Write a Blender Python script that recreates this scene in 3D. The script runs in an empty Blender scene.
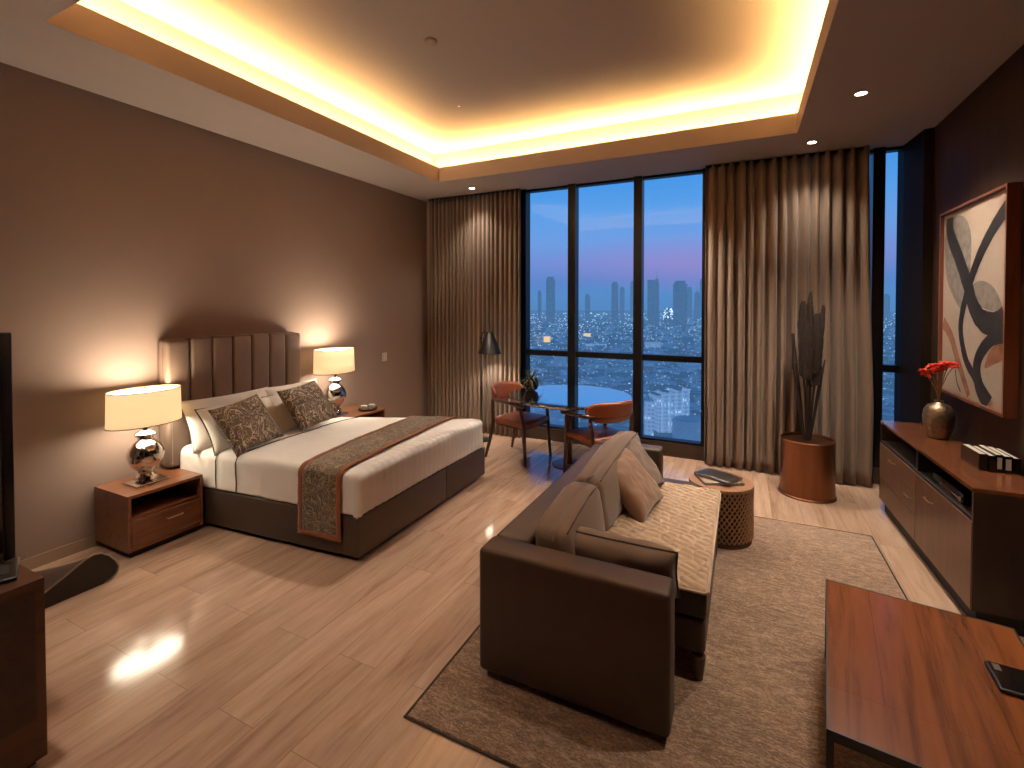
import bpy, bmesh, math, random
from mathutils import Vector, Matrix, noise, Euler
random.seed(7)
R = math.radians
PI = math.pi
scene = bpy.context.scene
C = scene.collection

# ------------------------------------------------------------------ mesh builder
class MB:
    def __init__(self): self.v = []; self.f = []
    def add(self, vs, fs):
        n = len(self.v); self.v += [tuple(p) for p in vs]; self.f += [tuple(i + n for i in f) for f in fs]; return self
    def box(self, x0, x1, y0, y1, z0, z1):
        vs = [(x, y, z) for z in (z0, z1) for (x, y) in ((x0, y0), (x1, y0), (x1, y1), (x0, y1))]
        return self.add(vs, [(3, 2, 1, 0), (4, 5, 6, 7), (0, 1, 5, 4), (1, 2, 6, 5), (2, 3, 7, 6), (3, 0, 4, 7)])
    def prism(self, poly, z0, z1):
        n = len(poly)
        vs = [(x, y, z0) for x, y in poly] + [(x, y, z1) for x, y in poly]
        fs = [tuple(range(n - 1, -1, -1)), tuple(range(n, 2 * n))] + [(i, (i + 1) % n, n + (i + 1) % n, n + i) for i in range(n)]
        return self.add(vs, fs)
    def rbox(self, x0, x1, y0, y1, z0, z1, r=.02, seg=3, sub=0, fn=None):
        bm = bmesh.new()
        t = MB().box(x0, x1, y0, y1, z0, z1)
        vv = [bm.verts.new(p) for p in t.v]
        for f in t.f: bm.faces.new([vv[i] for i in f])
        bmesh.ops.bevel(bm, geom=list(bm.edges), offset=r, segments=seg, profile=.5, affect='EDGES')
        if sub: bmesh.ops.subdivide_edges(bm, edges=list(bm.edges), cuts=sub, use_grid_fill=True)
        if fn:
            for w in bm.verts: w.co = Vector(fn(w.co))
        return self.bm(bm)
    def bm(self, bm):
        bm.verts.ensure_lookup_table(); bm.verts.index_update()
        self.add([w.co[:] for w in bm.verts], [[w.index for w in f.verts] for f in bm.faces]); bm.free(); return self
    def rprism(self, poly, z0, z1, r=.02, seg=3):
        bm = bmesh.new(); t = MB().prism(poly, z0, z1)
        vv = [bm.verts.new(p) for p in t.v]
        for f in t.f: bm.faces.new([vv[i] for i in f])
        bmesh.ops.bevel(bm, geom=list(bm.edges), offset=r, segments=seg, profile=.5, affect='EDGES')
        return self.bm(bm)
    def grid(self, fn, nu, nv, close_u=False):
        vs = [fn(i / (nu if close_u else nu - 1), j / (nv - 1)) for j in range(nv) for i in range(nu)]
        fs = []
        for j in range(nv - 1):
            for i in range(nu if close_u else nu - 1):
                k = (i + 1) % nu
                fs.append((j * nu + i, j * nu + k, (j + 1) * nu + k, (j + 1) * nu + i))
        return self.add(vs, fs)
    def lathe(self, prof, seg=32, sx=1, sy=1, cx=0, cy=0, cap=True):
        vs = []
        for r, z in prof:
            for i in range(seg):
                a = 2 * PI * i / seg
                vs.append((cx + r * sx * math.cos(a), cy + r * sy * math.sin(a), z))
        fs = []
        for j in range(len(prof) - 1):
            for i in range(seg):
                k = (i + 1) % seg
                fs.append((j * seg + i, j * seg + k, (j + 1) * seg + k, (j + 1) * seg + i))
        if cap:
            fs.append(tuple(range(seg - 1, -1, -1)))
            b = (len(prof) - 1) * seg
            fs.append(tuple(range(b, b + seg)))
        return self.add(vs, fs)
    def tube(self, pts, rad, seg=8, closed=False):
        pts = [Vector(p) for p in pts]; n = len(pts)
        rr = rad if isinstance(rad, (list, tuple)) else [rad] * n
        vs = []
        up = Vector((0, 0, 1)); last = None
        for i in range(n):
            if closed: t = (pts[(i + 1) % n] - pts[i - 1]).normalized()
            else: t = (pts[min(i + 1, n - 1)] - pts[max(i - 1, 0)]).normalized()
            if last is None:
                a = t.cross(up)
                if a.length < .05: a = t.cross(Vector((1, 0, 0)))
            else: a = last - t * last.dot(t)
            a.normalize(); last = a; b = t.cross(a)
            for k in range(seg):
                g = 2 * PI * k / seg
                vs.append(pts[i] + (a * math.cos(g) + b * math.sin(g)) * rr[i])
        fs = []
        for i in range(n if closed else n - 1):
            j = (i + 1) % n
            for k in range(seg):
                m = (k + 1) % seg
                fs.append((i * seg + k, i * seg + m, j * seg + m, j * seg + k))
        if not closed:
            fs.append(tuple(range(seg - 1, -1, -1))); fs.append(tuple(range((n - 1) * seg, n * seg)))
        return self.add(vs, fs)
    def ball(self, c, r, sx=1, sy=1, sz=1, sub=2, jit=0):
        bm = bmesh.new(); bmesh.ops.create_icosphere(bm, subdivisions=sub, radius=1)
        for w in bm.verts:
            k = r * (1 + jit * (random.random() - .5))
            w.co = Vector((c[0] + w.co.x * k * sx, c[1] + w.co.y * k * sy, c[2] + w.co.z * k * sz))
        return self.bm(bm)
    def xf(self, M):
        self.v = [tuple(M @ Vector(p)) for p in self.v]; return self
    def build(self, name, m, parent=None, smooth=True, angle=40, loc=(0, 0, 0), rotz=0):
        me = bpy.data.meshes.new(name); me.from_pydata(self.v, [], self.f); me.update()
        bm = bmesh.new(); bm.from_mesh(me); bmesh.ops.recalc_face_normals(bm, faces=bm.faces); bm.to_mesh(me); bm.free()
        if smooth:
            me.polygons.foreach_set('use_smooth', [True] * len(me.polygons)); me.set_sharp_from_angle(angle=R(angle))
        if m is not None: me.materials.append(m)
        o = bpy.data.objects.new(name, me); C.objects.link(o)
        o.location = loc; o.rotation_euler = (0, 0, rotz)
        if parent is not None: o.parent = parent
        return o

def tag(o, label=None, cat=None, group=None, kind=None):
    if label: o['label'] = label
    if cat: o['category'] = cat
    if group: o['group'] = group
    if kind: o['kind'] = kind
    return o
def thing(name, label, cat, loc=(0, 0, 0), rotz=0, group=None):
    o = bpy.data.objects.new(name, None); C.objects.link(o); o.empty_display_size = .1
    o.location = loc; o.rotation_euler = (0, 0, rotz)
    return tag(o, label, cat, group)
def struct(o): o['kind'] = 'structure'; return o
def dup(root, loc=None, rotz=None, label=None):
    def cp(o, parent):
        c = o.copy(); C.objects.link(c)
        if parent is not None: c.parent = parent
        for ch in list(o.children): cp(ch, c)
        return c
    r = cp(root, None)
    if loc is not None: r.location = loc
    if rotz is not None: r.rotation_euler = (0, 0, rotz)
    if label: r['label'] = label
    return r

# ------------------------------------------------------------------ materials
def lin(c):
    c = c / 255
    return c / 12.92 if c <= .04045 else ((c + .055) / 1.055) ** 2.4
def col(r, g, b): return (lin(r), lin(g), lin(b), 1)
class NT:
    def __init__(self, name):
        self.m = bpy.data.materials.new(name); self.m.use_nodes = True
        self.t = self.m.node_tree; self.t.nodes.clear()
        self.out = self.t.nodes.new('ShaderNodeOutputMaterial')
    def n(self, ty, **kw):
        o = self.t.nodes.new(ty)
        for k, v in kw.items():
            if k in o.inputs: o.inputs[k].default_value = v
            else: setattr(o, k, v)
        return o
    def l(self, a, b): self.t.links.new(a, b)
    def coord(self, scale=(1, 1, 1), rot=(0, 0, 0), kind='Object'):
        tc = self.n('ShaderNodeTexCoord'); mp = self.n('ShaderNodeMapping')
        mp.inputs['Scale'].default_value = scale; mp.inputs['Rotation'].default_value = rot
        self.l(tc.outputs[kind], mp.inputs['Vector']); return mp.outputs['Vector']
    def noise(self, vec, scale, detail=4, rough=.55, dist=0):
        o = self.n('ShaderNodeTexNoise'); o.inputs['Scale'].default_value = scale
        o.inputs['Detail'].default_value = detail; o.inputs['Roughness'].default_value = rough; o.inputs['Distortion'].default_value = dist
        self.l(vec, o.inputs['Vector']); return o.outputs['Fac']
    def ramp(self, fac, stops, interp='LINEAR'):
        o = self.n('ShaderNodeValToRGB'); e = o.color_ramp.elements; o.color_ramp.interpolation = interp
        while len(e) > 1: e.remove(e[-1])
        e[0].position = stops[0][0]; e[0].color = stops[0][1]
        for p, c in stops[1:]:
            k = e.new(p); k.color = c
        self.l(fac, o.inputs['Fac']); return o.outputs['Color']
    def mix(self, fac, a, b, blend='MIX'):
        o = self.n('ShaderNodeMix', data_type='RGBA', blend_type=blend)
        for s, v in ((o.inputs[0], fac), (o.inputs[6], a), (o.inputs[7], b)):
            if hasattr(v, 'is_output') or isinstance(v, bpy.types.NodeSocket): self.l(v, s)
            else: s.default_value = v
        return o.outputs[2]
    def math(self, op, a, b=0.0, c=None):
        o = self.n('ShaderNodeMath', operation=op)
        for i, v in enumerate((a, b) if c is None else (a, b, c)):
            if isinstance(v, bpy.types.NodeSocket): self.l(v, o.inputs[i])
            else: o.inputs[i].default_value = v
        return o.outputs[0]
    def bump(self, h, strength=.3, dist=.01, normal=None):
        o = self.n('ShaderNodeBump'); o.inputs['Strength'].default_value = strength; o.inputs['Distance'].default_value = dist
        self.l(h, o.inputs['Height'])
        if normal: self.l(normal, o.inputs['Normal'])
        return o.outputs['Normal']
    def bsdf(self, color, rough=.5, metal=0, normal=None, spec=.5, coat=0, sheen=0, emit=None, emit_s=0, trans=0):
        b = self.n('ShaderNodeBsdfPrincipled')
        def s(k, v):
            if isinstance(v, bpy.types.NodeSocket): self.l(v, b.inputs[k])
            else: b.inputs[k].default_value = v
        s('Base Color', color); s('Roughness', rough); s('Metallic', metal); s('Specular IOR Level', spec)
        s('Coat Weight', coat); s('Coat Roughness', .15); s('Sheen Weight', sheen); s('Transmission Weight', trans)
        if emit is not None: s('Emission Color', emit); s('Emission Strength', emit_s)
        if normal: self.l(normal, b.inputs['Normal'])
        self.l(b.outputs[0], self.out.inputs[0]); return b

def shade(c, k): return (min(1, c[0] * k), min(1, c[1] * k), min(1, c[2] * k), 1)
def plain(name, c, rough=.5, metal=0, var=.12, scale=6, stretch=(1, 1, 1), bscale=0, bstr=.2, bdist=.003, spec=.5, coat=0, sheen=0, rvar=0):
    t = NT(name); v = t.coord(stretch)
    f = t.noise(v, scale)
    cc = t.ramp(f, [(.3, shade(c, 1 - var)), (.7, shade(c, 1 + var))])
    nm = None
    if bscale: nm = t.bump(t.noise(v, bscale, 3), bstr, bdist)
    t.bsdf(cc, rough, metal, nm, spec, coat, sheen); return t.m
def wood(name, c1, c2, axis='y', rough=.35, coat=0, scale=9, spec=.5):
    t = NT(name); k = {'x': (.09, 1, 1), 'y': (1, .09, 1), 'z': (1, 1, .09)}[axis]
    v = t.coord(k)
    a = t.noise(v, scale, 6, .6, 1.2); b = t.noise(v, scale * 7, 3, .6, .4)
    f = t.math('ADD', t.math('MULTIPLY', a, .75), t.math('MULTIPLY', b, .25))
    cc = t.ramp(f, [(.32, c1), (.5, shade(c2, .82)), (.68, c2)])
    t.bsdf(cc, rough, 0, t.bump(f, .08, .002), spec, coat); return t.m
def fabric(name, c, rough=.9, var=.1, weave=420, bstr=.25, sheen=.25, scale=5):
    t = NT(name); v = t.coord()
    f = t.noise(v, scale, 4)
    w = t.noise(v, weave, 1)
    cc = t.ramp(t.math('ADD', t.math('MULTIPLY', f, .7), t.math('MULTIPLY', w, .3)), [(.3, shade(c, 1 - var)), (.7, shade(c, 1 + var))])
    t.bsdf(cc, rough, 0, t.bump(w, bstr, .0015), .25, 0, sheen); return t.m
def scribble(name, base, thread, scale=9, width=.045, rough=.75):
    t = NT(name); v = t.coord()
    ns = t.n('ShaderNodeTexNoise'); ns.inputs['Scale'].default_value = 5; ns.inputs['Detail'].default_value = 2
    t.l(v, ns.inputs['Vector'])
    add = t.n('ShaderNodeVectorMath', operation='MULTIPLY_ADD'); t.l(ns.outputs['Color'], add.inputs[0]); add.inputs[1].default_value = (.35, .35, .35); t.l(v, add.inputs[2])
    tot = None
    for i, (sc, off) in enumerate(((scale, 0), (scale * .7, 5.3), (scale * 1.4, 11.1))):
        mp = t.n('ShaderNodeMapping'); mp.inputs['Location'].default_value = (off, off * .7, off * .3); mp.inputs['Rotation'].default_value = (off, off * .5, off)
        t.l(add.outputs[0], mp.inputs['Vector'])
        nn = t.noise(mp.outputs[0], sc, 1, .4)
        d = t.math('ABSOLUTE', t.math('SUBTRACT', nn, .5))
        g = t.math('LESS_THAN', d, width * .35)
        tot = g if tot is None else t.math('MAXIMUM', tot, g)
    f2 = t.noise(v, 3, 3)
    bc = t.ramp(f2, [(.35, shade(base, .75)), (.65, shade(base, 1.25))])
    cc = t.mix(t.math('MULTIPLY', tot, .75), bc, thread)
    t.bsdf(cc, rough, 0, t.bump(tot, .3, .002), .4, 0, .2); return t.m
def glow(name, c, s):
    t = NT(name); v = t.coord(); f = t.noise(v, 3, 1)
    cc = t.ramp(f, [(.3, shade(c, .97)), (.7, c)])
    e = t.n('ShaderNodeEmission'); t.l(cc, e.inputs[0]); e.inputs[1].default_value = s; t.l(e.outputs[0], t.out.inputs[0]); return t.m

M = {}
M['wall'] = plain('wall_taupe_paint', col(146, 124, 112), .6, var=.03, scale=1.5, bscale=180, bstr=.06, spec=.3)
M['ceiling'] = plain('ceiling_paint', col(176, 160, 150), .7, var=.02, scale=1, spec=.2)
M['backwall'] = plain('pale_bounce_wall', col(222, 206, 190), .7, var=.02)  # unseen wall, made pale to bounce more light into the room
M['base'] = plain('baseboard_paint', col(150, 126, 106), .45, var=.03)
M['darkwall'] = wood('dark_wood_panel', col(36, 25, 14), col(56, 39, 23), 'z', .6, scale=5, spec=.15)
M['frame'] = plain('window_frame_metal', col(26, 24, 25), .35, .6, var=.1)
M['pier'] = wood('dark_pier_wood', col(18, 12, 7), col(30, 20, 11), 'z', .65, scale=5, spec=.1)
M['sill'] = wood('sill_dark_wood', col(40, 28, 22), col(62, 45, 35), 'x', .4)
M['walnut'] = wood('walnut', col(92, 52, 34), col(136, 86, 58), 'y', .32, .2)
M['walnutx'] = wood('walnut_upright_grain', col(105, 55, 30), col(150, 88, 52), 'z', .35, .1)
M['cherry'] = wood('cherry_table_top', col(72, 38, 18), col(138, 78, 40), 'y', .22, .4, 6)
M['console'] = wood('console_wood', col(72, 38, 22), col(116, 68, 42), 'y', .2, .4, 7)
M['consoledoor'] = wood('console_door_veneer', col(92, 62, 44), col(118, 84, 62), 'z', .34, .15, 5)
M['consoleside'] = wood('console_side_veneer', col(36, 24, 18), col(52, 36, 27), 'z', .45)
M['darkwood'] = wood('espresso_wood', col(60, 34, 22), col(86, 52, 35), 'y', .4, .1)
M['chairwood'] = wood('chair_dark_wood', col(52, 32, 22), col(84, 54, 38), 'z', .35, .2)
M['black'] = plain('black_satin', col(18, 16, 15), .4, var=.15)
M['gloss'] = plain('black_gloss', col(12, 12, 13), .08, var=.1, coat=.6)
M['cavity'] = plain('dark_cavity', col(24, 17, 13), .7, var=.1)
M['leather'] = plain('brown_leather', col(66, 50, 39), .46, var=.1, scale=8, bscale=240, bstr=.25, bdist=.001, spec=.4)
M['bedleather'] = plain('bed_leather', col(68, 53, 44), .5, var=.06, bscale=300, bstr=.2, bdist=.001)
M['headboard'] = plain('headboard_leather', col(118, 98, 84), .38, var=.06, bscale=260, bstr=.2, bdist=.001)
M['tanleather'] = plain('orange_tan_leather', col(140, 72, 42), .42, var=.12, scale=10, bscale=200, bstr=.15, bdist=.001)
M['linen'] = fabric('white_bed_linen', col(242, 234, 224), .8, .04, 300, .12, .1)
M['pillowcase'] = fabric('pillowcase_cotton', col(238, 228, 216), .85, .05, 300, .12, .1)
M['piping'] = fabric('dark_piping', col(70, 56, 46), .8, .08)
M['sofafab'] = fabric('sofa_taupe_fabric', col(118, 98, 84), .85, .1, 350, .3)
M['quilt'] = fabric('quilted_beige_fabric', col(186, 158, 130), .8, .08, 300, .2)
M['throw'] = fabric('throw_tan_fabric', col(142, 110, 86), .7, .1, 250, .3, .4)
M['curtain'] = fabric('curtain_taupe_fabric', col(120, 99, 82), .7, .08, 260, .3, .3, 3)
M['deco'] = scribble('scribble_cushion_fabric', col(84, 72, 60), col(206, 188, 160), 15, .036)
M['runner'] = scribble('scribble_runner_fabric', col(88, 76, 60), col(166, 148, 122), 20, .045)
M['rust'] = fabric('rust_border_fabric', col(138, 78, 42), .7, .12, 300, .2)
M['chrome'] = plain('mercury_glass', col(214, 206, 198), .1, 1, var=.12, scale=25)
M['steel'] = plain('brushed_steel', col(190, 178, 166), .28, 1, var=.06)
M['brass'] = plain('handle_metal', col(200, 178, 150), .3, 1, var=.05)
M['copper'] = plain('brushed_copper', col(134, 92, 66), .34, 1, var=.14, scale=14, stretch=(1, 1, .06), bscale=60, bstr=.08)
M['weave'] = plain('woven_cane', col(160, 118, 84), .5, var=.18, scale=30)
M['weavedark'] = plain('woven_backing', col(84, 54, 36), .6, var=.2, scale=30)
M['stooltop'] = plain('stool_top_cane', col(146, 104, 74), .5, var=.18, scale=60, bscale=120, bstr=.5)
M['paper'] = plain('paper', col(190, 176, 160), .6, var=.06)
M['magdark'] = plain('magazine_cover', col(46, 40, 38), .3, var=.3, scale=14)
M['maglight'] = plain('magazine_cover_pale', col(150, 132, 116), .35, var=.4, scale=24)
M['leaf'] = plain('leaf_green', col(58, 72, 40), .5, var=.35, scale=12)
M['reed'] = plain('dark_reed', col(30, 21, 16), .75, var=.3, scale=40)
M['reedhead'] = plain('dark_seed_head', col(36, 23, 17), .9, var=.4, scale=60, bscale=90, bstr=1, bdist=.01)
M['red'] = plain('red_blossom', col(226, 58, 34), .6, var=.25, scale=60)
M['stem'] = plain('dry_stem', col(120, 92, 60), .6, var=.2)
M['vase'] = plain('hammered_champagne_metal', col(150, 128, 104), .35, .85, var=.25, scale=40, bscale=46, bstr=.6, bdist=.006)
M['plastic'] = plain('pale_plastic', col(196, 184, 170), .4, var=.03)
M['artframe'] = wood('art_frame_wood', col(86, 44, 26), col(122, 70, 44), 'z', .4)
M['canvas'] = plain('art_canvas_beige', col(156, 138, 122), .85, var=.04, scale=4, bscale=300, bstr=.1)
M['inkblack'] = plain('art_ink_black', col(28, 25, 24), .6, var=.35, scale=14, bscale=90, bstr=.3)
M['inkgrey'] = plain('art_ink_grey', col(112, 104, 94), .7, var=.22, scale=18)
M['inkbrown'] = plain('art_ink_brown', col(128, 84, 56), .7, var=.25, scale=16)
M['cup'] = plain('white_china', col(220, 210, 196), .25, var=.03, coat=.4)
M['rugedge'] = fabric('rug_binding', col(70, 58, 46), .9, .1)

def rug_mat():
    t = NT('rug_streaked_pile'); v = t.coord((1, 3.2, 1), (0, 0, R(28)))
    a = t.noise(v, 14, 6, .7, 1.0); b = t.noise(t.coord((1, 2.2, 1), (0, 0, R(28))), 70, 4, .75); c = t.noise(t.coord(), 1.6, 2)
    f = t.math('ADD', t.math('MULTIPLY', a, .5), t.math('MULTIPLY', b, .5))
    cc = t.ramp(f, [(.38, col(84, 62, 48)), (.5, col(150, 118, 94)), (.62, col(222, 186, 152))])
    cc = t.mix(.25, cc, t.ramp(c, [(.35, col(112, 88, 70)), (.65, col(180, 150, 122))]))
    t.bsdf(cc, .95, 0, t.bump(f, .9, .02), .15, 0, .2); return t.m
M['rug'] = rug_mat()
def floor_mat():
    t = NT('pale_wood_planks'); v = t.coord((1, 1, 1), (0, 0, R(90)))
    br = t.n('ShaderNodeTexBrick'); t.l(v, br.inputs['Vector'])
    br.offset = .37; br.inputs['Scale'].default_value = 1; br.inputs['Mortar Size'].default_value = .0016
    br.inputs['Brick Width'].default_value = 1.35; br.inputs['Row Height'].default_value = .24; br.inputs['Mortar Smooth'].default_value = .2
    br.inputs['Color1'].default_value = (.25, .25, .25, 1); br.inputs['Color2'].default_value = (.75, .75, .75, 1); br.inputs['Mortar'].default_value = (.5, .5, .5, 1)
    g = t.coord((1, .1, 1))
    mp = t.n('ShaderNodeVectorMath', operation='MULTIPLY_ADD'); t.l(br.outputs['Color'], mp.inputs[0]); mp.inputs[1].default_value = (3, 9, 0); t.l(g, mp.inputs[2])
    a = t.noise(mp.outputs[0], 7, 6, .62, 1.1); b = t.noise(mp.outputs[0], 46, 3, .6, .4)
    f = t.math('ADD', t.math('MULTIPLY', a, .72), t.math('MULTIPLY', b, .28))
    cc = t.ramp(f, [(.3, col(146, 114, 92)), (.45, col(180, 146, 122)), (.6, col(196, 164, 140)), (.75, col(208, 180, 156))])
    tint = t.ramp(br.outputs['Color'], [(.2, (.88, .87, .86, 1)), (.8, (1.06, 1.06, 1.06, 1))])
    cc = t.mix(1, cc, tint, 'MULTIPLY')
    cc = t.mix(t.math('MULTIPLY', br.outputs['Fac'], .55), cc, col(84, 62, 46))
    rg = t.ramp(a, [(.3, (.15, .15, .15, 1)), (.7, (.09, .09, .09, 1))])
    t.bsdf(cc, rg, 0, t.bump(t.math('SUBTRACT', 1, br.outputs['Fac']), .25, .002), .55, .15); return t.m
M['floor'] = floor_mat()
def glass_mat():
    t = NT('window_glass'); tr = t.n('ShaderNodeBsdfTransparent'); gl = t.n('ShaderNodeBsdfGlossy')
    tr.inputs[0].default_value = (.96, .98, 1, 1); gl.inputs['Roughness'].default_value = .01
    v = t.coord(); f = t.math('ADD', t.math('MULTIPLY', t.noise(v, .5, 1), .01), .03)
    mx = t.n('ShaderNodeMixShader'); t.l(f, mx.inputs[0]); t.l(tr.outputs[0], mx.inputs[1]); t.l(gl.outputs[0], mx.inputs[2]); t.l(mx.outputs[0], t.out.inputs[0]); return t.m
M['glass'] = glass_mat()
def tabletop_mat():
    t = NT('dark_glass_table_top'); v = t.coord(); f = t.noise(v, 3, 2)
    d = t.n('ShaderNodeBsdfPrincipled'); d.inputs['Base Color'].default_value = col(30, 30, 34); d.inputs['Roughness'].default_value = .1
    t.l(t.ramp(f, [(.3, col(26, 26, 30)), (.7, col(34, 34, 38))]), d.inputs['Base Color'])
    g = t.n('ShaderNodeBsdfGlossy'); g.inputs['Roughness'].default_value = .05; g.inputs['Color'].default_value = (.95, .97, 1, 1)
    fr = t.n('ShaderNodeFresnel'); fr.inputs['IOR'].default_value = 4.5
    mx = t.n('ShaderNodeMixShader'); t.l(t.math('MAXIMUM', fr.outputs[0], .8), mx.inputs[0]); t.l(d.outputs[0], mx.inputs[1]); t.l(g.outputs[0], mx.inputs[2]); t.l(mx.outputs[0], t.out.inputs[0]); return t.m
M['tabletop'] = tabletop_mat()
def shade_mat():
    t = NT('lamp_shade_linen'); v = t.coord(); w = t.noise(v, 200, 1)
    c = t.ramp(w, [(.3, col(240, 214, 168)), (.7, col(255, 232, 190))])
    b = t.bsdf(c, .8, 0, None, .2)
    b.inputs['Emission Color'].default_value = (1, .68, .33, 1); b.inputs['Emission Strength'].default_value = SHADE_E; return t.m
SHADE_E = .78
M['shade'] = shade_mat()
M['diffuser'] = glow('lamp_diffuser', (1, .84, .62, 1), 36)
M['diffuser2'] = glow('lamp_lower_diffuser', (1, .86, .66, 1), 19)
M['downlight'] = glow('downlight_lens', (1, .86, .66, 1), 30)
M['led'] = glow('led_strip', (1, .62, .22, 1), 12)

# ------------------------------------------------------------------ room shell
XL, XR, YW, YB, ZC, ZT = -4.5, 1.56, 6.2, -1.7, 3.489, 3.95
OX0, OX1, OY0, OY1 = -3.631, .443, 1.313, 5.257     # opening of the ceiling tray
struct(MB().box(XL - .1, XR + .1, YB - .1, YW + .15, -.15, 0).build('floor', M['floor'], smooth=False))
struct(MB().box(XL - .12, XL, YB - .1, YW + .2, -.15, 4.1).build('wall_left', M['wall'], smooth=False))
struct(MB().box(XR, XR + .12, YB - .1, YW + .2, -.15, 4.1).build('wall_right', M['darkwall'], smooth=False))
struct(MB().box(XL - .1, XR + .1, YB - .12, YB, -.15, 4.1).build('wall_back', M['backwall'], smooth=False))
struct(MB().box(XL, -2.93, YW - .02, YW + .15, -.15, 4.1).build('wall_front', M['wall'], smooth=False))
cm = MB()
LIP = .19; RC = .24
def ring(mb, ax0, ax1, ay0, ay1, bx0, bx1, by0, by1, z0, z1):   # frame between outer a and inner b
    mb.box(ax0, ax1, ay0, by0, z0, z1); mb.box(ax0, ax1, by1, ay1, z0, z1); mb.box(ax0, bx0, by0, by1, z0, z1); mb.box(bx1, ax1, by0, by1, z0, z1)
ring(cm, XL, XR, YB, YW + .12, OX0 - .04, OX1 + .04, OY0 - .04, OY1 + .04, ZC, ZC + .03)
ring(cm, OX0 - .04, OX1 + .04, OY0 - .04, OY1 + .04, OX0, OX1, OY0, OY1, ZC, ZC + LIP)
ring(cm, OX0 - RC - .05, OX1 + RC + .05, OY0 - RC - .05, OY1 + RC + .05, OX0 - RC, OX1 + RC, OY0 - RC, OY1 + RC, ZC + .03, ZT)
ring(cm, OX0 - RC, OX1 + RC, OY0 - RC, OY1 + RC, OX0 - .04, OX1 + .04, OY0 - .04, OY1 + .04, ZC + .03, ZC + .13)
cm.box(XL, XR, YB, YW + .12, ZT, ZT + .1)
struct(cm.build('ceiling', M['ceiling'], smooth=False))
struct(MB().box(XL, XL + .014, YB, YW - .02, 0, .085).build('baseboard_left', M['base'], smooth=False))
struct(MB().prism([(1.452, 6.12), (1.492, 5.66), (XR, 5.64), (XR, 6.34), (1.452, 6.34)], 0, ZC).build('trim_1', M['pier'], smooth=False))
struct(MB().box(-2.93, 1.45, YW - .10, YW - .03, 0, .165).build('trim_2', M['sill'], smooth=False))

# led strips lying on the tray ledge (real light: area lamps on top of them)
led = thing('cove_light_strip', 'warm yellow hidden light strip running round the recessed ceiling tray', 'light strip', ((OX0 + OX1) / 2, (OY0 + OY1) / 2, ZC + .14))
cx, cy = led.location.x, led.location.y
hw, hd = (OX1 - OX0) / 2 + .13, (OY1 - OY0) / 2 + .13
for i, (x0, x1, y0, y1) in enumerate(((-hw, hw, -hd - .02, -hd + .02), (-hw, hw, hd - .02, hd + .02), (-hw - .02, -hw + .02, -hd, hd), (hw - .02, hw + .02, -hd, hd))):
    MB().box(x0, x1, y0, y1, -.01, .01).build('strip', M['led'], led, smooth=False)

def lamp_obj(name, kind, loc, energy, color, rot=(0, 0, 0), **kw):
    d = bpy.data.lights.new(name, kind); d.energy = energy; d.color = color
    for k, v in kw.items(): setattr(d, k, v)
    o = bpy.data.objects.new(name, d); C.objects.link(o); o.location = loc; o.rotation_euler = rot; return o
WARM = (1, .88, .74); COVE = (1, .60, .215)
COVE_E = 104
for (x, y, sx, sy, rx, ry) in ((cx, cy - hd, 2 * hw, .05, R(180), 0), (cx, cy + hd, 2 * hw, .05, R(180), 0), (cx - hw, cy, .05, 2 * hd, R(180), 0), (cx + hw, cy, .05, 2 * hd, R(180), 0)):
    lamp_obj('cove_light', 'AREA', (x, y, ZC + .165), COVE_E, COVE, (rx, ry, 0), shape='RECTANGLE', size=sx, size_y=sy)

# window_1: continuous curtain wall
win = bpy.data.objects.new('window_1', None); C.objects.link(win); win.location = (0, YW, 0); struct(win)
S0, SP = -2.865, .823
fm = MB()
WX = [-2.84, -2.085, -1.21, -.40, .427, 1.25]
for i, x in enumerate(WX):
    w = .085 if i == 0 else .052
    fm.box(x - w, x + w, -.09, .06, 0, ZC)
fm.box(S0, 1.5, -.05, .05, 1.165, 1.24); fm.box(S0, 1.5, -.06, .06, .02, .19); fm.box(S0, 1.5, -.05, .05, ZC - .03, ZC + .05)
fm.build('frame', M['frame'], win, smooth=False)
for i in range(6):
    x0 = WX[i] + .05; x1 = WX[i + 1] - .05 if i < 5 else 1.50
    if x1 > x0: MB().box(x0, x1, .0, .008, .19, ZC).build('pane', M['glass'], win, smooth=False)

# ceiling fittings
def downlight(x, y, label, k=1):
    t = thing('recessed_downlight', label, 'downlight', (x, y, ZC), 0, 'recessed downlights in the ceiling border')
    MB().lathe([(.052, -.004), (.040, -.008), (.037, .002)], 28, cap=False).build('trim_ring', M['steel'], t)
    MB().lathe([(.036, -.004), (.02, -.0055)], 24).build('lens', M['downlight'], t)
    lamp_obj('downlight_beam', 'SPOT', (x, y, ZC - .03), SPOT_E * k, WARM, spot_size=R(105), spot_blend=.8, shadow_soft_size=.04)
SPOT_E = 150
downlight(.797, 4.491, 'round recessed ceiling downlight nearest the picture wall, largest of the three', 1.6)
downlight(.599, 5.608, 'small round ceiling downlight directly above the copper planter and curtain', .35)
downlight(-3.397, 5.718, 'small round ceiling downlight in front of the left curtain, farthest left', .3)
for (x, y, k) in ((.8, 2.6, .9), (-.9, 5.6, 2.0), (-2.7, .7, .9)):
    if k: lamp_obj('fill_spot', 'SPOT', (x, y, ZC - .03), SPOT_E * k, WARM, spot_size=R(96), spot_blend=.9, shadow_soft_size=.06)  # added fill spots, no ceiling fittings at these positions
MB_p = thing('pinhole_downlight', 'tiny pinhole ceiling light in the raised tray nearer the window than the smoke detector', 'downlight', (-2.701, 4.283, ZT))
MB().lathe([(.028, -.003), (.020, -.006), (.014, -.004)], 20, cap=False).build('trim_ring', M['ceiling'], MB_p); MB().lathe([(.014, -.003), (.002, -.004)], 16).build('lens', M['shade'], MB_p)
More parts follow.
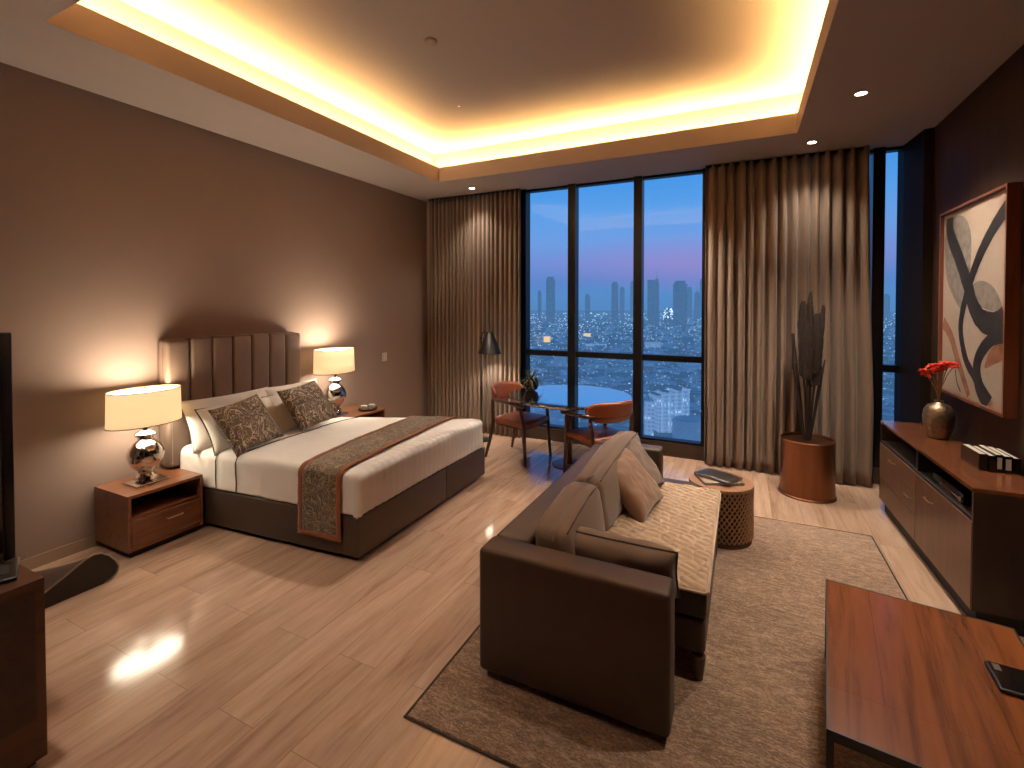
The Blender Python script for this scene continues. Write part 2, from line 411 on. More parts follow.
lamp_obj('pinhole_beam', 'SPOT', (-2.701, 4.283, ZT - .02), 190, WARM, spot_size=R(88), spot_blend=.6, shadow_soft_size=.012)
sd = MB().lathe([(.03, -.03), (.045, -.022), (.05, -.012), (.05, 0)], 24).build('smoke_detector', M['ceiling'], loc=(-2.24, 3.14, ZT)); tag(sd, 'small round smoke detector on the raised middle of the ceiling', 'smoke detector')
sw = thing('light_switch', 'pale double light switch on the taupe wall between bed lamp and curtain', 'light switch', (XL, 5.175, 1.145))
MB().rbox(0, .012, -.05, .05, -.06, .06, .004).build('plate', M['plastic'], sw)
MB().rbox(.012, .018, -.035, .035, .005, .045, .002).build('rocker', M['plastic'], sw); MB().rbox(.012, .018, -.035, .035, -.045, -.005, .002).build('rocker', M['plastic'], sw)

# ------------------------------------------------------------------ curtains
def curtain(name, x0, x1, y, z0, z1, folds, amp, label, flare=0, seed=0):
    rnd = random.Random(seed)
    ph = [rnd.uniform(.75, 1.25) for _ in range(folds + 2)]
    cum = [0]
    for p in ph: cum.append(cum[-1] + p)
    def fold(u):
        q = u * (cum[folds]); k = 0
        while k < folds - 1 and cum[k + 1] < q: k += 1
        return (k + (q - cum[k]) / ph[k]) * 2 * PI
    nu, nv = folds * 14 + 1, 26
    def fn(u, v):
        z = z1 + (z0 - z1) * v
        f = fold(u)
        n = noise.noise(Vector((u * 7, v * 1.6, seed)))
        a = amp * (.75 + .45 * n) * (.72 + .28 * v)
        s = math.sin(f); s = math.copysign(abs(s) ** .7, s)
        yy = y + a * s - .05 * v * flare
        xx = x0 + (x1 - x0) * u + .25 * a * math.cos(f * 1.0 + 1) + .012 * n * v
        if flare: xx += flare * .10 * v * v * max(0, u - .8) * 5 * (1 - max(0, v - .75) * 2)
        return (xx, yy, z)
    t = thing(name, label, 'curtain', ((x0 + x1) / 2, y, z0), 0, 'floor length taupe curtains')
    o = MB().grid(fn, nu, nv)
    o.v = [(p[0] - t.location.x, p[1] - t.location.y, p[2] - t.location.z) for p in o.v]
    o = o.build('drape', M['curtain'], t, angle=180)
    md = o.modifiers.new('thick', 'SOLIDIFY'); md.thickness = .004
    hb = MB().box(x0, x1, -.02, .02, z1 - z0 - .03, z1 - z0 - .005)
    hb.v = [(p[0] - t.location.x, p[1], p[2]) for p in hb.v]
    hb.build('rail', M['black'], t, smooth=False)
    return t
curtain('curtain', -4.33, -2.80, 6.02, .012, 3.485, 22, .042, 'taupe pleated curtain hanging at the left end of the window behind the desk lamp', 0, 3)
curtain('curtain', -.41, 1.14, 6.0, .012, 3.485, 15, .065, 'wide taupe pleated curtain hanging behind the copper planter, right of the window', 1, 9)

# ------------------------------------------------------------------ bed
HN, FN, FF, HF = Vector((-4.33, 2.405)), Vector((-2.465, 2.56)), Vector((-2.50, 4.49)), Vector((-4.33, 3.73))
def bl(s, t): return (HN * (1 - s) + FN * s) * (1 - t) + (HF * (1 - s) + FF * s) * t
BED0 = Vector((-3.4, 3.3, 0))
bed = thing('bed', 'king size bed with brown leather base and channelled headboard against the left wall', 'bed', BED0)
def shift(mb, o=BED0): mb.v = [(p[0] - o[0], p[1] - o[1], p[2] - o[2]) for p in mb.v]; return mb
def inset(k): 
    return [(HN.x, HN.y + k), (FN.x - k, FN.y + k), (FF.x - k, FF.y - k), (HF.x, HF.y - k)]
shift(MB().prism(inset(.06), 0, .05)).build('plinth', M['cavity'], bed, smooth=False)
b = MB()
qa, qb = inset(.004), None
m0 = bl(0.0, .6); m1 = bl(1.0, .6)
b.rprism([qa[0], qa[1], (m1.x - .004, m1.y - .0015), (m0.x, m0.y - .0015)], .035, .334, .014)
b.rprism([(m0.x, m0.y + .0015), (m1.x - .004, m1.y + .0015), qa[2], qa[3]], .035, .334, .014)
shift(b).build('base', M['bedleather'], bed)
shift(MB().rprism(inset(.05), .33, .61, .05, 4)).build('mattress', M['linen'], bed)
hb = MB(); y0, y1 = 2.315, 3.665; n = 7
hb.rbox(-4.495, -4.41, y0, y1, .475, 1.57, .03)
for i in range(n):
    a, c = y0 + (y1 - y0) * i / n, y0 + (y1 - y0) * (i + 1) / n
    zt = 1.565
    def rnd_top(p, i=i):
        z = p.z
        return p
    hb.rbox(-4.44, -4.335, a + .0015, c - .0015, .475, 1.575 - (.012 if i in (0, n - 1) else 0), .03, 4)
shift(hb).build('headboard', M['headboard'], bed)
pw = MB()
for k in range(30): pw.ball((-4.33, 2.345, .50 + .02 * k), .005, sub=1)
shift(pw).build('nailhead_trim', M['steel'], bed)

RAD, DROP = .06, .27
def hv(e):
    a = min(e / RAD, PI / 2)
    return RAD * math.sin(a), RAD * (1 - math.cos(a)) + max(0, e - RAD * PI / 2)
def D(s, t, et=0, es=0, off=0, puff=True, dmax=None):
    """point on the bedding: s along the bed, t across, et/es lengths hanging over side (sign) / foot"""
    fl = RAD + .0
    p = bl(s, t)
    w = (bl(s, 1) - bl(s, 0)).length
    tt = (fl + t * (w - 2 * fl)) / w
    L = 1.85
    ss = min(s * (L - fl) / L, 1)
    p = bl(ss, tt)
    E = math.hypot(et, es)
    h, dr = hv(E)
    if dmax: dr = min(dr, dmax)
    ux, uy = (es / E, et / E) if E > 1e-6 else (0, 0)
    x, y = p.x + (h + off * (1 if E > RAD else E / RAD)) * ux, p.y + (h + off * (1 if E > RAD else E / RAD)) * uy
    z = .645 - dr + off * (1 - min(1, E / (RAD * 1.5)))
    if puff:
        z += .018 * (1 - (2 * t - 1) ** 4) * (1 - max(0, s - .85) / .15 * .6)
        n1 = noise.noise(Vector((x * 3, y * 3, 2))); n2 = noise.noise(Vector((x * 9, y * 14, 5)))
        z += (.006 * n1 + .003 * n2) * (1 if E < RAD else .3)
        if E > RAD * .7:
            k = min(1, dr / .1)
            nn = noise.noise(Vector((x * 6, y * 6, z * 4))) * .010 * k + noise.noise(Vector((x * 22, y * 3, z * 16))) * .005 * k
            x += nn * ux; y += nn * uy
        if s > .9:
            z += .0035 * math.sin(t * 150) * (s - .9) / .1 * (1 if E < RAD else 0)
            if es > 0: x += .003 * math.sin(t * 150)
    return (x, y, z)
def lerp(a, b, k): return a + (b - a) * k
SIDE = .335
def duvet_fn(u, v):
    if u < .16: t, et = 0, -SIDE * (1 - u / .16)
    elif u > .84: t, et = 1, SIDE * (u - .84) / .16
    else: t, et = (u - .16) / .68, 0
    if v < .84: s, es = v / .84, 0
    else: s, es = 1, SIDE * (v - .84) / .16
    return D(s, t, et, es, dmax=.315)
dv = shift(MB().grid(duvet_fn, 130, 120), (-3.4, 3.3, .35)).build('duvet', M['linen'], angle=180, loc=(-3.4, 3.3, .35))
md = dv.modifiers.new('t', 'SOLIDIFY'); md.thickness = .012; md.offset = -1
tag(dv, 'smooth cream white duvet tucked over the whole king size bed', 'duvet')
for (sn, sf) in ((.365, .325), (.24, .22)):
    pts = [D(sn, 0, -e, 0, .004, dmax=.312) for e in (.33, .25, .18, .1, .05, .02)] + [D(lerp(sn, sf, k / 30), k / 30, 0, 0, .004) for k in range(31)]
    pp = MB().tube(pts, .004, 5); shift(pp, (-3.4, 3.3, .35)).build('piping', M['piping'], dv)
def run_s(t): return lerp(.735, .635, t), lerp(.955, .88, t)
def runner_fn(a0, a1, off):
    def fn(u, v):
        NEAR, FAR = .535, .42
        if v < .3: t, et = 0, -NEAR * (1 - v / .3)
        elif v > .75: t, et = 1, FAR * (v - .75) / .25
        else: t, et = (v - .3) / .45, 0
        s0, s1 = run_s(t)
        s = lerp(s0, s1, lerp(a0, a1, u))
        return D(s, t, et, 0, off)
    return fn
rn = thing('bed_runner', 'olive brown patterned bed runner with rust border draped across the foot of the bed', 'bed runner', (-2.95, 3.4, .62))
def solid(o, th, off=1):
    m = o.modifiers.new('t', 'SOLIDIFY'); m.thickness = th; m.offset = off; return o
solid(shift(MB().grid(runner_fn(.1, .9, .014), 14, 110), rn.location).build('cloth', M['runner'], rn, angle=180), .006)
solid(shift(MB().grid(runner_fn(0, .1, .015), 4, 110), rn.location).build('border', tag(M['rust']) if False else M['rust'], rn, angle=180), .008)
solid(shift(MB().grid(runner_fn(.9, 1, .015), 4, 110), rn.location).build('border', M['rust'], rn, angle=180), .008)
def hem(u, v):
    s0, s1 = run_s(0); return D(lerp(s0, s1, u), 0, -(.535 - .035 * v), 0, .018)
solid(shift(MB().grid(hem, 14, 3), rn.location).build('border', M['rust'], rn, angle=180), .008)

def pillow_mb(w, h, t, seed=0, pinch=.07, wr=.006, n=34, e=.5):
    mb = MB()
    def side(sg):
        def fn(u, v):
            a, c = 2 * u - 1, 2 * v - 1
            x = w / 2 * a * (1 - pinch * (1 - c * c) ** 1 * abs(a) ** 3); y = h / 2 * c * (1 - pinch * (1 - a * a) * abs(c) ** 3)
            k = max(0, (1 - a ** 4) * (1 - c ** 4)) ** e
            z = sg * t / 2 * k
            edge = max(0, 1 - max(abs(a), abs(c))) 
            z += wr * k * noise.noise(Vector((x * 9, y * 9, seed + sg))) * 2 + wr * .6 * k * noise.noise(Vector((x * 26, y * 20, seed)))
            return (x, y, z)
        return fn
    mb.grid(side(1), n, n); mb.grid(side(-1), n, n)
    return mb
def weld(o):
    bm = bmesh.new(); bm.from_mesh(o.data); bmesh.ops.remove_doubles(bm, verts=bm.verts, dist=.0008); bmesh.ops.recalc_face_normals(bm, faces=bm.faces); bm.to_mesh(o.data); bm.free()
def frame_m(loc, nrm, up):
    n = Vector(nrm).normalized(); u = Vector(up); u = (u - n * u.dot(n)).normalized(); r = u.cross(n)
    m = Matrix((r, u, n)).transposed().to_4x4(); m.translation = Vector(loc); return m
def pillow(name, loc, nrm, up, w, h, t, m, label, cat, seed=0, group=None, pipe=None, pinch=.07, wr=.006, e=.5):
    if pipe:
        o = thing(name, label, cat, group=group); o.matrix_world = frame_m(loc, nrm, up)
        c = pillow_mb(w, h, t, seed, pinch, wr, e=e).build('cover', m, o, angle=180); weld(c)
        pts = []
        for (a0, c0, a1, c1) in ((-1, -1, 1, -1), (1, -1, 1, 1), (1, 1, -1, 1), (-1, 1, -1, -1)):
            for k in range(14):
                a, cc = lerp(a0, a1, k / 14), lerp(c0, c1, k / 14)
                pts.append((w / 2 * a * (1 - pinch * (1 - cc * cc) * abs(a) ** 3), h / 2 * cc * (1 - pinch * (1 - a * a) * abs(cc) ** 3), 0))
        MB().tube(pts, .005, 6, True).build('piping', pipe, o)
    else:
        o = pillow_mb(w, h, t, seed, pinch, wr, e=e).build(name, m, angle=180); weld(o); o.matrix_world = frame_m(loc, nrm, up); tag(o, label, cat, group)
    return o
# sleeping pillows lean on the headboard
g = 'white sleeping pillows at the head of the bed'
pillow('pillow', (-4.20, 2.80, .83), (1, 0, .45), (0, 0, 1), .84, .46, .17, M['pillowcase'], 'white pillow leaning on the headboard, behind the other pillow nearest the front lamp', 'pillow', 1, g, M['pillowcase'])
pillow('pillow', (-4.03, 2.80, .80), (1, 0, .75), (0, 0, 1), .74, .44, .15, M['pillowcase'], 'white pillow with flat border just behind the nearer patterned cushion', 'pillow', 2, g, M['piping'])
pillow('pillow', (-4.19, 3.46, .84), (1, 0, .45), (0, 0, 1), .68, .44, .17, M['pillowcase'], 'white pillow leaning on the headboard beside the far lamp', 'pillow', 3, g, M['pillowcase'])
pillow('pillow', (-4.02, 3.34, .81), (1, 0, .75), (0, 0, 1), .60, .42, .15, M['pillowcase'], 'white pillow just behind the farther patterned cushion', 'pillow', 4, g, M['piping'])
g = 'patterned cushions on the bed'
pillow('cushion', (-3.80, 2.65, .85), (1, -.05, .75), (0, -.13, 1), .46, .46, .13, M['deco'], 'brown scribble patterned cushion on the bed nearer the front lamp', 'cushion', 5, g)
pillow('cushion', (-3.82, 3.30, .89), (1, -.05, .75), (0, -.10, 1), .46, .46, .13, M['deco'], 'brown scribble patterned cushion on the bed nearer the far lamp', 'cushion', 6, g)

# ------------------------------------------------------------------ nightstands and lamps
def nightstand(x0, x1, y0, y1, zt, label):
    t = thing('nightstand', label, 'nightstand', ((x0 + x1) / 2, (y0 + y1) / 2, 0), 0, 'wooden nightstands by the bed')
    w, d = (x1 - x0) / 2, (y1 - y0) / 2
    k = .02
    nz = zt - .17
    c = MB().box(-w, w, -d, d, zt - .022, zt)
    c.box(-w, w, -d, -d + k, .05, zt - .022); c.box(-w, w, d - k, d, .05, zt - .022)
    c.box(-w, w - .005, -d + k, d - k, .05, .07); c.box(-w, w - .02, -d + k, d - k, nz - .015, nz); c.box(-w, -w + .015, -d + k, d - k, .07, zt - .022)
    o = c.build('carcass', M['walnut'], t, smooth=False)
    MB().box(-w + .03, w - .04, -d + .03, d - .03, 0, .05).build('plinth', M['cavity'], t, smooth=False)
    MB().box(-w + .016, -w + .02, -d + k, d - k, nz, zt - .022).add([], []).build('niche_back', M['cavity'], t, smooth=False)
    dr = MB().rbox(w - .02, w + .002, -d + k + .003, d - k - .003, .075, nz - .019, .003, 1).build('drawer', M['walnut'], t)
    MB().tube([(w + .002, -.01, .21), (w + .022, -.01, .21), (w + .022, .10, .21), (w + .002, .10, .21)], .005, 6).build('handle', M['brass'], dr)
    return t
nightstand(-4.478, -4.006, 1.865, 2.397, .465, 'low walnut nightstand with open niche on the near side of the bed')
nightstand(-4.478, -3.95, 3.915, 4.56, .60, 'dark walnut nightstand almost hidden beyond the far side of the bed')
def bed_lamp(x, y, z, label, k=1.0, kw=1.0):
    t = thing('table_lamp', label, 'table lamp', (x, y, z), 0, 'bedside table lamps')
    MB().rbox(-.10, .10, -.115, .115, 0, .014, .004).build('base_plate', M['chrome'], t)
    pr = [(.062, .014), (.075, .03), (.072, .055), (.05, .075), (.055, .095), (.09, .13), (.118, .185), (.124, .225), (.112, .27), (.08, .315), (.052, .335), (.048, .35), (.068, .365), (.070, .385), (.045, .40), (.022, .41), (.02, .47)]
    MB().lathe([(r * k, q * k) for r, q in pr], 40).build('body', M['chrome'], t)
    zb, zt = .465 * k, .465 * k + .265
    a, bx = .17 * kw, .255 * kw
    pr = [(1.0, zb), (.985, zt)]
    def ring_pts(z, kk): return [(a * kk * math.cos(2 * PI * i / 48), bx * kk * math.sin(2 * PI * i / 48), z) for i in range(48)]
    sh = MB().grid(lambda u, v: (a * lerp(1.0, .975, v) * math.cos(2 * PI * u), bx * lerp(1.0, .975, v) * math.sin(2 * PI * u), lerp(zb, zt, v)), 56, 4, True).build('lamp_shade', M['shade'], t, angle=60)
    md = sh.modifiers.new('t', 'SOLIDIFY'); md.thickness = .004; md.offset = -1
    MB().tube(ring_pts(zb, 1.003), .0035, 6, True).build('rim', M['stem'], sh); MB().tube(ring_pts(zt, .978), .0035, 6, True).build('rim', M['stem'], sh)
    ring_ = MB().lathe([(1, zt - .028), (1, zt - .024)], 48, a * .965, bx * .965).build('diffuser', M['diffuser'], sh)
    MB().tube([(0, 0, .46 * k), (0, 0, zt - .03)], .006, 8).build('stem', M['steel'], t)
    MB().lathe([(.004, zt - .024), (.004, zt), (.012, zt + .006), (.008, zt + .018), (.002, zt + .022)], 12).build('finial', M['steel'], t)
    lo = MB().lathe([(1, zb + .02), (1, zb + .024)], 48, a * .98, bx * .98).build('diffuser', M['diffuser2'], sh)
    return t
LAMP_E = 20
bed_lamp(-4.24, 2.10, .465, 'lit table lamp with oval cream shade on the nearer nightstand')
bed_lamp(-4.24, 4.035, .60, 'lit table lamp with cream shade beyond the far side of the bed', 1.06, 1.02)
tr = thing('tray', 'dark oval tray holding two white cups on the far nightstand', 'tray', (-4.08, 4.40, .60))
MB().lathe([(.5, 0), (.95, .004), (1, .018), (.96, .018), (.92, .009)], 32, .10, .13).build('dish', M['magdark'], tr)
for i, (dx, dy) in enumerate(((-.02, -.05), (.02, .05))):
    cpt = thing('cup', ('white cup on the dark tray, the one nearer the far lamp', 'white cup on the dark tray, the one nearer the curtain')[i], 'cup', (-4.08 + dx, 4.40 + dy, .6095), 0, 'white cups on the tray')
    MB().lathe([(.02, 0), (.032, .012), (.038, .05), (.035, .05), (.028, .012), (.01, .008)], 20).build('bowl', M['cup'], cpt)
    MB().tube([(.036, 0, .042), (.055, 0, .036), (.055, 0, .02), (.034, 0, .014)], .004, 6).build('handle', M['cup'], cpt)

# ------------------------------------------------------------------ floor wedge, cabinet and screen at the left edge
fw = thing('leather_footrest', 'low brown leather wedge footrest with black rounded side on the floor by the left cabinet', 'footrest', (-3.9, 1.4, 0))
prof = [(1.0, 0), (1.0, .05), (1.33, .10), (1.42, .145), (1.50, .19), (1.545, .212), (1.585, .222), (1.625, .212), (1.67, .175), (1.705, .125), (1.722, .08), (1.71, .04), (1.68, .015), (1.64, 0)]
bk = [(.98, 0), (.98, .004), (1.30, .006), (1.34, .008), (1.38, .010), (1.41, .012), (1.43, .012), (1.45, .012), (1.46, .01), (1.47, .01), (1.475, .01), (1.475, .006), (1.47, .004), (1.46, 0)]
sec = []
for k in range(9):
    q = k / 8; x = lerp(-3.83, -4.44, q); qe = q ** .8
    sec.append([(x + 3.9, lerp(a[0], c[0], qe) - 1.4, lerp(a[1], c[1], qe)) for a, c in zip(prof, bk)])
w = MB(); n = len(prof)
w.add([p for s_ in sec for p in s_], [(k * n + i, k * n + (i + 1) % n, (k + 1) * n + (i + 1) % n, (k + 1) * n + i) for k in range(8) for i in range(n)])
w.add(sec[-1], [tuple(range(n))])
w.build('cushion', M['bedleather'], fw, angle=50)
MB().add([(p[0] + .004, p[1], p[2]) for p in sec[0]] + [(p[0] - .004, p[1], p[2]) for p in sec[0]], [tuple(range(n)), tuple(range(n, 2 * n))] + [(i, (i + 1) % n, n + (i + 1) % n, n + i) for i in range(n)]).build('side_panel', M['black'], fw, smooth=False)
fw.children[1]['label'] = 'black rounded side panel'
MB().tube([(p[0] + .006, p[1], p[2]) for p in sec[0][1:]], .006, 6).build('piping', M['steel'], fw)

cab = thing('cabinet', 'dark brown cabinet at the left edge of the room under the screen', 'cabinet', (-3.1, .2, 0))
MB().box(-.6, .57, -.75, .685, .03, .757).build('body', M['darkwood'], cab, smooth=False)
MB().box(-.58, .54, -.73, .66, 0, .03).build('plinth', M['cavity'], cab, smooth=False)
dp = MB().box(.566, .5725, .02, .655, .20, .72)
dp.box(.566, .5725, -.70, .0, .20, .72)
dp.build('door', M['sill'], cab, smooth=False)
tv = thing('television', 'black flat screen standing at the back of the left cabinet, cut by the photo edge', 'television', (-3.205, .855, .757))
MB().rbox(-.46, .46, -.018, .018, .035, .985, .006).build('casing', M['black'], tv)
MB().box(-.452, .452, -.0195, -.018, .045, .975).build('screen', M['gloss'], tv, smooth=False)
MB().lathe([(.06, .008), (.03, .02), (.02, .06)], 24, 1, .6).build('neck', M['black'], tv)
MB().lathe([(1, 0), (1, .008), (.94, .014), (.2, .018)], 40, .26, .11, .0, -.06).build('stand', M['gloss'], tv)
dk = thing('remote_control', 'dark slim handset lying on the left cabinet below the screen', 'remote control', (-2.712, 0.822, .757), R(70))
MB().rbox(-.045, .045, -.11, .11, 0, .018, .008).build('body', M['black'], dk); MB().rbox(-.02, .02, -.06, .06, .018, .021, .001, 1).build('button_pad', M['cavity'], dk)

# ------------------------------------------------------------------ dining table, chairs, plant, floor lamp
TC = Vector((-1.82, 5.27, 0)); TZ = .82
tb = thing('dining_table', 'round dark glass topped dining table by the window reflecting the blue sky', 'table', TC)
MB().lathe([(.69, TZ - .03), (.71, TZ - .02), (.712, TZ - .008), (.705, TZ)], 96).build('tabletop', M['tabletop'], tb, angle=30)
MB().lathe([(.05, .02), (.035, .06), (.033, .5), (.05, .72), (.12, TZ - .03)], 32).build('pedestal', M['chairwood'], tb)
MB().lathe([(.20, 0), (.20, .010), (.16, .018), (.05, .024)], 48).build('base', M['chairwood'], tb)
def chair(loc, rotz, label):
    # front is +Y
    t = thing('dining_chair', label, 'chair', loc, rotz, 'tan leather dining chairs at the round table')
    W = .25
    def seat_fn(p):
        k = 1 - .10 * (.24 - p.y) / .48
        r = (p.x / W) ** 2 + ((p.y) / .26) ** 2
        return (p.x * k, p.y - .03 * (p.x / W) ** 2 * (1 if p.y > 0 else -.3), p.z + (.018 * (1 - min(1, r)) if p.z > .44 else 0) - (.02 * (p.y - .1) if p.y > .1 else 0))
    MB().rbox(-W, W, -.235, .245, .405, .475, .03, 4, 1, seat_fn).build('seat', M['tanleather'], t)
    MB().box(-W * .85, W * .85, -.20, .21, .385, .408).build('seat_frame', M['chairwood'], t, smooth=False)
    for sx in (-1, 1):
        MB().tube([(sx * .245, .235, 0), (sx * .238, .215, .25), (sx * .235, .205, .42), (sx * .262, .17, .665)], [.015, .021, .024, .017], 10).build('leg', M['chairwood'], t)
        MB().tube([(sx * .245, -.33, 0), (sx * .225, -.27, .25), (sx * .222, -.235, .42), (sx * .25, -.22, .69)], [.015, .021, .024, .017], 10).build('leg', M['chairwood'], t)
    # wrap-round arm rail
    pts = []; rr = []
    for k in range(33):
        q = k / 32; a = PI * (1 - q)
        x = .285 * math.cos(a) ; y = -.05 - .26 * math.sin(a) ** .8
        pts.append((x, y, .685 + .01 * math.sin(a)))
    pts = [(-.270, .24, .655), (-.279, .12, .67)] + pts + [(.279, .12, .67), (.270, .24, .655)]
    MB().tube(pts, .02, 10).build('arm_rail', M['chairwood'], t)
    def br(side):
        def fn(u, v):
            a = PI * lerp(.90, .10, u); b_ = 2 * v - 1
            bul = .026 * math.sqrt(max(0, (1 - b_ ** 4) * (1 - (2 * u - 1) ** 6)))
            hgt = .125 * math.sqrt(max(.02, 1 - abs(2 * u - 1) ** 3.5))
            z = .735 + hgt * b_ * .85
            rx, ry = .272 + side * bul + .03 * (z - .7), .255 + side * bul + .22 * (z - .7)
            return (rx * math.cos(a), -.05 - ry * math.sin(a) ** .8, z)
        return fn
    o = MB().grid(br(1), 30, 12).grid(br(-1), 30, 12).build('backrest', M['tanleather'], t, angle=180); weld(o); t.scale = (1.07, 1.07, 1.06)
    return t
chair((-2.44, 5.28, 0), R(-102), 'tan leather dining chair with curved back on the bed side of the round table')
chair((-1.40, 4.98, 0), R(52), 'tan leather dining chair seen from behind between the sofa and the round table')
pp = thing('potted_plant', 'small spiky green plant in a round black pot on the dining table', 'plant', (-2.33, 5.33, TZ))
MB().lathe([(.04, 0), (.075, .02), (.095, .07), (.09, .12), (.068, .155), (.06, .15), (.05, .13)], 28).build('pot', M['gloss'], pp)
lf = MB(); rn_ = random.Random(4)
for k in range(46):
    a = rn_.uniform(0, 2 * PI); L = rn_.uniform(.16, .27); e = rn_.uniform(.25, 1.25)
    base = Vector((.02 * math.cos(a), .02 * math.sin(a), .13)); pts = []
    for j in range(6):
        q = j / 5; r_ = L * q * math.cos(e) ; z_ = .13 + L * q * math.sin(e) - .16 * q * q * math.cos(e)
        pts.append((Vector((r_ * math.cos(a), r_ * math.sin(a), z_)), .009 * (1 - q) ** .7 + .0008))
    side = Vector((-math.sin(a), math.cos(a), 0)); vs = []
    for p, w_ in pts: vs += [p + side * w_ + Vector((0, 0, .003)), p, p - side * w_ + Vector((0, 0, .003))]
    lf.add(vs, [(j * 3 + i, j * 3 + i + 1, j * 3 + i + 4, j * 3 + i + 3) for j in range(5) for i in range(2)])
lf.build('leaves', M['leaf'], pp)

fl = thing('floor_lamp', 'dark floor lamp with cone shade lit in front of the left curtain', 'floor lamp', (-3.26, 5.72, 0))
MB().lathe([(.13, 0), (.13, .012), (.115, .02), (.02, .024)], 36).build('base', M['black'], fl)
MB().tube([(0, 0, .02), (0, 0, 1.42)], .010, 10).build('pole', M['black'], fl)
ar = MB().tube([(0, 0, 1.41), (.03, .0, 1.49), (.09, 0, 1.50), (.135, 0, 1.45)], .008, 8); ar.ball((0, 0, 1.41), .022); ar.ball((.06, 0, 1.50), .016); ar.build('arm', M['black'], fl)
sh = MB().lathe([(.03, 1.50), (.05, 1.488), (.158, 1.205), (.152, 1.202), (.046, 1.475), (.028, 1.488)], 36, cx=.135, cap=False).build('lamp_shade', M['black'], fl)
bpy.context.view_layer.update()
MB().ball((.135, 0, 1.27), .04, sub=2).build('bulb', M['diffuser'], fl)
lamp_obj('floor_lamp_light', 'SPOT', (-3.26 + .135, 5.72, 1.22), 30, WARM, spot_size=R(120), spot_blend=.5, shadow_soft_size=.03)

# ------------------------------------------------------------------ sofa
SO = Vector((-1.14, 2.02, 0))
sofa = thing('sofa', 'brown leather sofa with quilted beige seat standing on the rug, back to the bed', 'sofa', SO)
MB().rbox(-.03, .88, 0, .165, .05, .66, .025, 4).build('arm', M['leather'], sofa)
MB().rbox(0, .535, 2.03, 2.19, .05, .66, .025, 4).build('arm', M['leather'], sofa)
MB().rbox(-.025, .17, .165, 2.03, .05, .655, .022, 4).build('back', M['leather'], sofa)
MB().rbox(.15, .84, .165, 2.03, .13, .30, .02).rbox(.80, .985, .45, 1.80, .14, .305, .025, 4).build('seat_base', M['leather'], sofa)
sc_ = MB().rbox(.16, .84, .168, 2.028, .30, .45, .03, 4).rbox(.70, .99, .45, 1.82, .31, .455, .03, 4)
sc_.build('seat_cushion', M['leather'], sofa)
def quilt_fn(u, v):
    x = lerp(.17, .992, u); y = lerp(.455, 1.875, v)
    wx = x + .022 * noise.noise(Vector((x * 9, y * 9, 1))); wy = y + .022 * noise.noise(Vector((x * 8, y * 8, 8)))
    p1 = abs(math.sin((wx * .5 + wy * 1.0) * 54)); p2 = abs(math.sin((wx * 1.0 - wy * .45) * 34 + 1.5 * noise.noise(Vector((x * 14, y * 14, 3)))))
    h = .015 * min(1, p1 * 1.2) ** .7 * (.15 + .85 * min(1, p2 * 1.3) ** .7)
    e = min(u, 1 - u, v, 1 - v); h *= min(1, e / .02)
    z = .462 + h + .006 * noise.noise(Vector((x * 4, y * 4, 0)))
    e2 = min((1 - u) * .83, v * 1.43, (1 - v) * 1.43)
    if e2 < .02: z -= .02 * (1 - math.sqrt(max(0, 1 - (1 - e2 / .02) ** 2)))
    return (x, y, z)
qt = MB().grid(quilt_fn, 190, 320).build('quilted_topper', M['quilt'], sofa, angle=180); qt['label'] = 'beige quilted seat topper'
solid(qt, .02, -1)
MB().tube([(.80, .447, .452), (.975, .449, .452), (.994, .465, .452), (.994, 1.0, .454), (.994, 1.84, .452), (.98, 1.873, .452), (.60, 1.877, .452)], .008, 8).build('piping', M['quilt'], sofa)
for (x, y) in ((.955, .47), (.955, 1.74), (.06, .09), (.06, 2.0)):
    MB().lathe([(.02, .0125), (.033, .13)] if x > .5 else [(.02, .0125), (.03, .055)], 14, cx=x, cy=y).build('leg', M['chairwood'], sofa)
g = 'sofa back cushions'
def back_cushion(y0, y1, label, seed, hh=0, slope=0):
    L = y1 - y0; pad = .02
    def fn(p):
        q = (p.y - y0) / L * 2 - 1; r_ = (p.z - .46) / .36 * 2 - 1
        bul = .035 * (1 - q * q) * (1 - r_ * r_)
        n1 = noise.noise(Vector((p.x * 7, p.y * 7, p.z * 7 + seed))) * .012 + noise.noise(Vector((p.x * 18, p.y * 14, p.z * 6 + seed))) * .005
        xx = p.x + (bul + n1 if p.x > .32 else -.2 * bul) - .16 * (p.z - .46) * (1 if p.x > .32 else .3)
        zz = p.z + (hh + .025 * (1 - q * q) - .012 * abs(q) ** 3 + slope * (q + 1) + n1 * 1.2 if p.z > .6 else 0)
        return (xx, p.y, zz)
    o = thing('back_cushion', label, 'cushion', SO + Vector((.3, (y0 + y1) / 2, .46)), 0, g)
    mb = MB().rbox(.20, .42, y0 + .004, y1 - .004, .462, .80, .045, 4, 3, fn)
    mb.v = [(p[0] - .3, p[1] - (y0 + y1) / 2, p[2] - .46) for p in mb.v]
    mb.build('cover', M['sofafab'], o, angle=180)
    pts = []
    for k in range(25):
        y = lerp(y0 + .03, y1 - .03, k / 24); p = Vector(fn(Vector((.405, y, .79))))
        pts.append((p.x - .3 + .004, p.y - (y0 + y1) / 2, p.z - .46 + .002))
    MB().tube(pts, .005, 6).build('piping', M['piping'], o)
    return o
back_cushion(.18, .80, 'taupe back cushion on the sofa next to the near arm', 1, -.075, .03)
back_cushion(.80, 2.02, 'long taupe back cushion on the sofa towards the window end', 7, -.01, .012)
pillow('lumbar_cushion', SO + Vector((.575, .33, .575)), (0, 1, .35), (0, 0, 1), .60, .28, .17, M['sofafab'], 'long low taupe cushion propped along the inside of the near sofa arm', 'cushion', 11, None, M['piping'], .04, .008)
